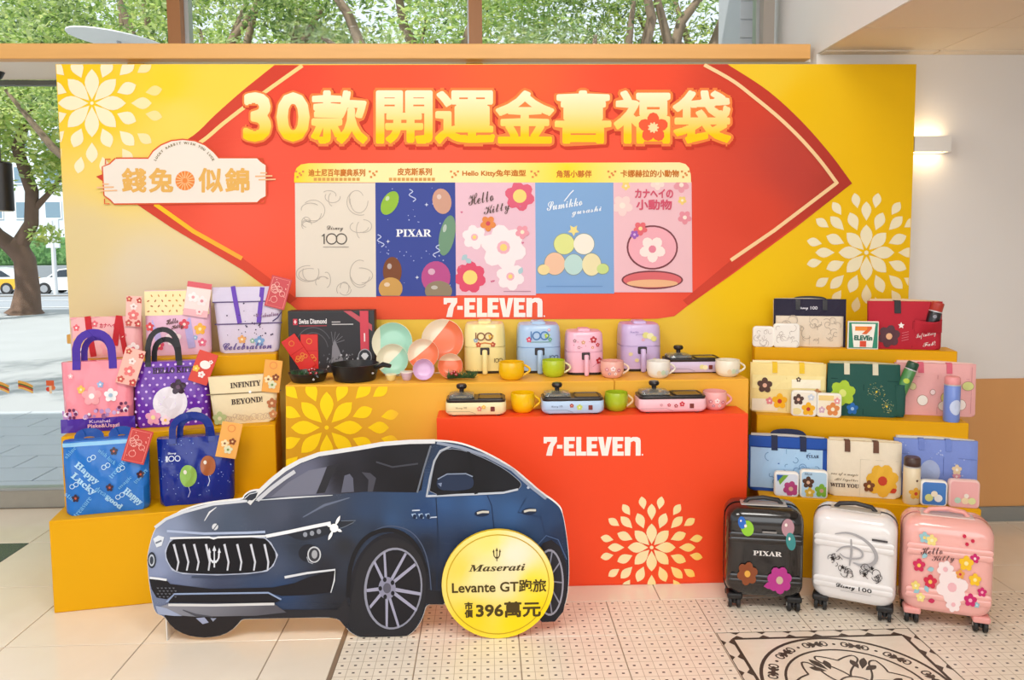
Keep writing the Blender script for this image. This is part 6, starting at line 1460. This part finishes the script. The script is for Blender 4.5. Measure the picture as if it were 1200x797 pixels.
def cenv(label, cx, ytop, w, rot, Y):
    t_ = at_y(cx, ytop, Y); s = mpp(t_); a = math.radians(rot); tot = t_.z-CZ
    Lm = (tot-w*s/2*abs(math.sin(a)))/math.cos(a); h = Lm/s      # long enough to stand on the counter
    p = Vector((t_.x-math.sin(a)*Lm/2, Y, CZ+w*s/2*abs(math.sin(a))+Lm*math.cos(a)/2))
    t = thing('red_envelope', label, 'envelope', p, 0); t.rotation_euler = (-.02, a, 0)
    MB().bbox(-w*s/2, w*s/2, 0, .004, -h*s/2, h*s/2, .001, 1).build('paper', M('#d8231c', .4), t)
    P = Print(lambda a, b: (a*s, b*s)); P.ring(0, h/2-8, 3, .7, '#e8923a', 1, 16)
    for k in range(6): P.ring(-w*.28+w*.11*k, h/2-28+2*math.sin(k*2), 2.2, .8, '#e8923a', 1, 12)
    P.rect(-w*.46, h/2-19.5, w*.46, h/2-19, '#b5160f', 1); P.build('print', t, 0, SATIN)
cenv('red envelope with gold print upright against the cookware carton', 362, 392, 20, 0, 3.654); cenv('red envelope with gold print tilted against the cookware carton', 337, 396, 19, -33, 3.647)
def pan(label, cx, yb, rpx, hpx, hand):
    p = at_z(cx, yb, CZ); s = mpp(p); r = rpx*s; h = hpx*s
    t = thing('frying_pan', label, 'pan', (p.x, p.y+r*.85, CZ), 0); BKP = M('#1b191a', .32, bump=.05, bscale=120)
    MB().lathe([(0, 0), (r*.78, 0), (r*.84, .004), (r, h*.92), (r*1.01, h), (r*.96, h), (r*.8, .012), (0, .010)], 40).build('pan_body', BKP, t, True, 40)
    d = Vector((hand[0], hand[1], 0)).normalized()
    a = d*r*.98; pts = [(*(a*.99).xy, h*.75), (*(a+d*.02).xy, h*.9), (*(a+d*hand[2]*.5).xy, h*1.02), (*(a+d*hand[2]).xy, h*.95)]
    MB().tube(pts, [.008, .010, .012, .009], 10).build('handle', BKP, t, True, 70)
    q = MB().lathe([(.005, 0), (.0055, .004), (.002, .006)], 10, (0, 0, 0), 'y').build('rivet', M('#b9b4b2', .25, .8), t); q.location = ((d*r*.9).x, -abs((d*r*.9).y)-r*.35, h*.55)
    return t, p, s, r, h
pan('large black frying pan before the cookware carton', 412, 449.5, 29, 20, (1, -.4, .075))
tp, pp_, sp, rp_, hp = pan('small black frying pan holding a pine sprig', 357, 450, 23, 11, (.55, -.8, .02))
def sprig(label, p, L, n, berries, seed, up=.0):
    t = thing('pine_sprig', label, 'sprig', p, 0, 'decorative pine sprigs'); R = random.Random(seed); mb = MB()
    for k in range(n):
        x = R.uniform(-L/2, L/2); a = R.uniform(0, 6.28); l = R.uniform(.02, .042); d = Vector((R.uniform(-.4, .9), math.cos(a), abs(math.sin(a))+.1)).normalized()
        b = Vector((x, 0, .008)); mb.tube([b, b+d*l], [.0016, .0005], 3)
    o = mb.build('needles', M('#3f6a40', .6), t); o['kind'] = 'stuff'
    MB().tube([(-L/2, 0, .006), (0, 0, .009), (L/2, 0, .007)], .002, 6).build('twig', M('#5a4430', .7), t)
    for (x, y, z) in berries: MB().lathe([(0, -.008), (.006, -.006), (.0085, 0), (.006, .006), (0, .008)], 12, (x, y, z)).build('berry', M('#a81c28', .2, coat=.4), t, True)
    return t
sprig('green pine sprig with red berries lying in the small pan', (pp_.x-.01, pp_.y+rp_*.6, CZ+.012), .12, 230, [(.03, -.02, .03), (.045, -.012, .045), (.038, -.03, .05), (.055, -.02, .028), (.025, -.025, .045)], 4)
p = at_z(540, 446, CZ); sprig('green pine sprig with red berries beside the coral bowl', (p.x, p.y+.01, CZ+.002), .12, 330, [(-.04, -.012, .03), (-.028, -.014, .038), (-.02, -.016, .026)], 6)

# ================================================================== SUITCASES
def suitcase(label, wl, wr, xl, xr, ytop, c, trimc, wheelc, draw, T=.19, handle=None, cap=None):
    a, b = at_z(*wl, 0), at_z(*wr, 0); ang = math.atan2(b.y-a.y, b.x-a.x); span = (b-a).length
    mid = (a+b)/2; s = mpp(mid); kx_ = s/(math.cos(ang)-mid.x/mid.y*math.sin(ang)); W = (xr-xl)*kx_*.97; mid = mid+(b-a).normalized()*(((xl+xr)-(wl[0]+wr[0]))/2*kx_); span = W*.80; top = (max(wl[1], wr[1])+min(wl[1], wr[1]))/2-ytop; Hh = top*s; wb = .052
    v = Vector((-math.sin(ang), math.cos(ang), 0))
    t = thing('suitcase', label, 'suitcase', mid+v*(T/2-.035), ang, 'hard-shell cabin suitcases')
    m = M(c, .14, coat=.5)
    bh = Hh-wb-.012; cz = wb+bh/2
    def ring(i, y, r=.055): return [(x, y, z) for x, z in rrect(W-2*i, bh-2*i, max(.01, r-i*.5), 6, 0, cz)]
    y0 = -T/2
    MB().rings([ring(.075, y0), ring(.034, y0+.001), ring(.014, y0+.010), ring(.003, y0+.03), ring(0, y0+.05), ring(0, -.006)]).build('front_shell', m, t, True, 50)
    MB().rings([ring(0, .006), ring(0, T/2-.05), ring(.003, T/2-.03), ring(.014, T/2-.01), ring(.04, T/2)]).build('rear_shell', m, t, True, 50)
    MB().rings([ring(-.0015, -.0065), ring(-.0025, -.003), ring(-.0025, .003), ring(-.0015, .0065)], False).build('zip_band', M(trimc, .5), t, True, 50)
    for k, f in enumerate((.72, .665, .25, .20)):
        zz = wb+bh*f
        MB().rings([[(x, y0+dy, z) for x, z in rrect(W-.02-i*2, .026-i*2, .012, 4, 0, zz)] for i, dy in ((.0, .004), (.0, -.0015), (.004, -.004))]).build('rib', m, t, True, 50)
    hm = M(handle or '#2b2728', .35)
    MB().bbox(-W*.30, W*.30, -.035, .02, Hh-.018, Hh-.008, .004, 2).build('handle_plate', M(cap or '#b5b0ac', .35, .3), t)
    MB().tube([(-W*.24, -.008, Hh-.012), (-W*.19, -.008, Hh+.006), (0, -.008, Hh+.014), (W*.19, -.008, Hh+.006), (W*.24, -.008, Hh-.012)], .009, 10).build('carry_handle', hm, t, True, 70)
    for sx in (-1, 1):
        for sy in (-1, 1):
            x, y = sx*(span/2-.006), sy*(T/2-.035)
            MB().bbox(x-.03, x+.03, y-.03, y+.03, wb-.010, wb+.016, .008, 2).build('corner_guard', M(trimc, .5), t)
            wh = MB().bbox(x-.008, x+.008, y-.016, y+.016, .02, wb-.006, .004, 1).build('caster_fork', M(wheelc, .5), t)
            for q in (-1, 1):
                w = MB().lathe([(.008, -.007), (.024, -.007), (.0262, -.004), (.0262, .004), (.024, .007), (.008, .007)], 20, (x+q*.0165, y, .0262), 'x').build('wheel', M('#1d1b1c', .5), wh, True, 40)
                MB().lathe([(.007, -.0085), (.007, .0085)], 12, (x+q*.0165, y, .0262), 'x').build('axle_cap', M('#cfcac4', .35), wh)
    P = Print(lambda A, B: (A*W/100, wb+bh*B/100)); draw(P); P.build('print', t, y0, GLOSSPRINT, None, .001); 
    return t
def badge(P, a, b, c='#8a8684'): P.rect(a-9, b-1.2, a+9, b+1.2, c, 8)
LYR = 5
def dblk(P):
    P.text(serif('PIXAR'), 2, 53, 5.2, 36, '#e6e0dc', .15, LYR)
    for (a, b, rx, ry, c, rt) in ((-24, 80, 8, 9, '#8fc83a', .4), (-31, 86, 5, 7, '#2f6ac4', .2), (27, 83, 8, 10, '#b58a94', 0), (31, 68, 6, 10, '#3f8a8a', .2)): P.ell(a, b, rx, ry, c, LYR, 20, rt); P.ell(a-rx*.3, b+ry*.3, rx*.22, ry*.2, '#efe6e0', LYR+1, 8)
    P.flower(-23, 29, 13, '#8a4a2c', '#e0a84a', LYR, 6); P.flower(18, 24, 15, '#b53a8a', '#c9b09a', LYR, 7); P.leaf(-2, 16, 12, .2, '#b53a8a', LYR)
    badge(P, 4, 77)
suitcase('glossy black suitcase beside the red plinth', (864, 711), (934, 716), 847, 942, 589, '#1c1a1b', '#141314', '#1a1819', dblk)
def dwht(P):
    g = '#a9a6a8'
    def pen(pts, ws):
        q = smooth([(a, b) for a, b in pts], 2, False); w = smooth([(a, 0) for a in ws], 2, False); P.stroke(q, [a for a, _ in w], g, LYR)
    pen([(-22, 78), (-8, 82), (8, 79), (22, 70), (28, 59), (23, 50), (10, 47), (0, 49)], [1, 2, 3, 4, 4.6, 4, 3, 1.4]); pen([(-20, 58), (-13, 65), (0, 67), (11, 63), (11, 56), (0, 53), (-10, 53), (-16, 57)], [1, 2, 2.6, 2.4, 2, 2, 1.6, 1]); pen([(-3, 75), (-2, 60), (-4, 45)], [1.6, 3, 1.6])
    R = random.Random(17)
    for (cx_, cy_, n) in ((-22, 48, 8), (-8, 38, 8), (14, 42, 9), (30, 36, 7)):
        for k in range(n): a0 = R.uniform(0, 360); P.ring(cx_+R.uniform(-6, 6), cy_+R.uniform(-5, 5), R.uniform(2, 5), .7, '#4a4648', LYR, 12, None, a0, a0+R.uniform(120, 260))
    for (a, b) in ((-24, 50), (22, 46), (-12, 42), (14, 38)): P.star(a, b, 3, '#2a2628', LYR+1, .5, 5)
    P.text(script('Disney'), -8, 20, 6.4, 22, '#2f2b2d', .25, LYR); P.text('100', 15, 20.4, 4.4, 15, '#2f2b2d', .2, LYR); P.rect(-14, 15, 22, 15.6, '#bdb8ba', LYR); badge(P, 30, 78, '#4a4648')
suitcase('glossy white suitcase with grey script letter and line drawing', (962, 713), (1042, 728.5), 947, 1051, 596, '#e9e4e2', '#1d1b1c', '#1a1819', dwht, cap='#bdb7b0')
def dpnk(P):
    P.text(script('Hello'), -20, 69, 7.5, 24, '#5a3a3e', 0, LYR+2, .12); P.text(script('Kitty'), -7, 61.5, 8, 25, '#5a3a3e', 0, LYR+2, .12)
    fs = [(-28, 82, 6, '#9ac6cf', '#f0d27a'), (-20, 80, 6, '#f2dc8a', '#f6ecc0'), (-33, 52, 7, '#cf2f5a', '#f2c060'), (-20, 36, 7.4, '#cf2f4a', '#f2c060'), (27, 66, 5, '#c9246a', '#f6d4dc'), (18, 60, 8, '#f2c02a', '#f6e09a'), (28, 44, 6.6, '#f2c02a', '#f6e09a'), (36, 32, 5, '#c9246a', '#f6b0c0'), (24, 22, 7, '#c9246a', '#f6b0c0'), (-36, 30, 5, '#f0d87a', '#f6ecc0'), (-30, 18, 5, '#f2dc8a', '#f6ecc0'), (31, 18, 3, '#9ac6cf', '#d4e8ec')]
    flowers(P, fs, LYR)
    for (a, b, q, c) in ((-30, 60, .8, '#9ac6cf'), (-22, 24, 2, '#9ac6cf'), (-24, 48, .3, '#9ac6cf'), (-38, 22, .6, '#9ac6cf'), (-22, 15, .2, '#c9305a')): P.leaf(a, b, 8, q, c, LYR)
    for (a, b) in ((15, 88), (24, 84), (18, 80)): P.disc(a, b, 2, '#c9244a', LYR)
    for (a, b, r) in ((4, 33, 17), (-4, 51, 9), (6, 15, 8)): P.flower(a, b, r, '#f5e2e0', '#eeb6bc', LYR-1, 6)
    P.flower(12, 48, 5, '#e8a04a', '#c9304a', LYR+1)
suitcase('glossy pink suitcase with bright blossom print', (1074, 729), (1159, 741.5), 1051, 1164, 603, '#f1b0a8', '#e79f98', '#1d1b1c', dpnk, handle='#eba39c', cap='#d9c4bc')
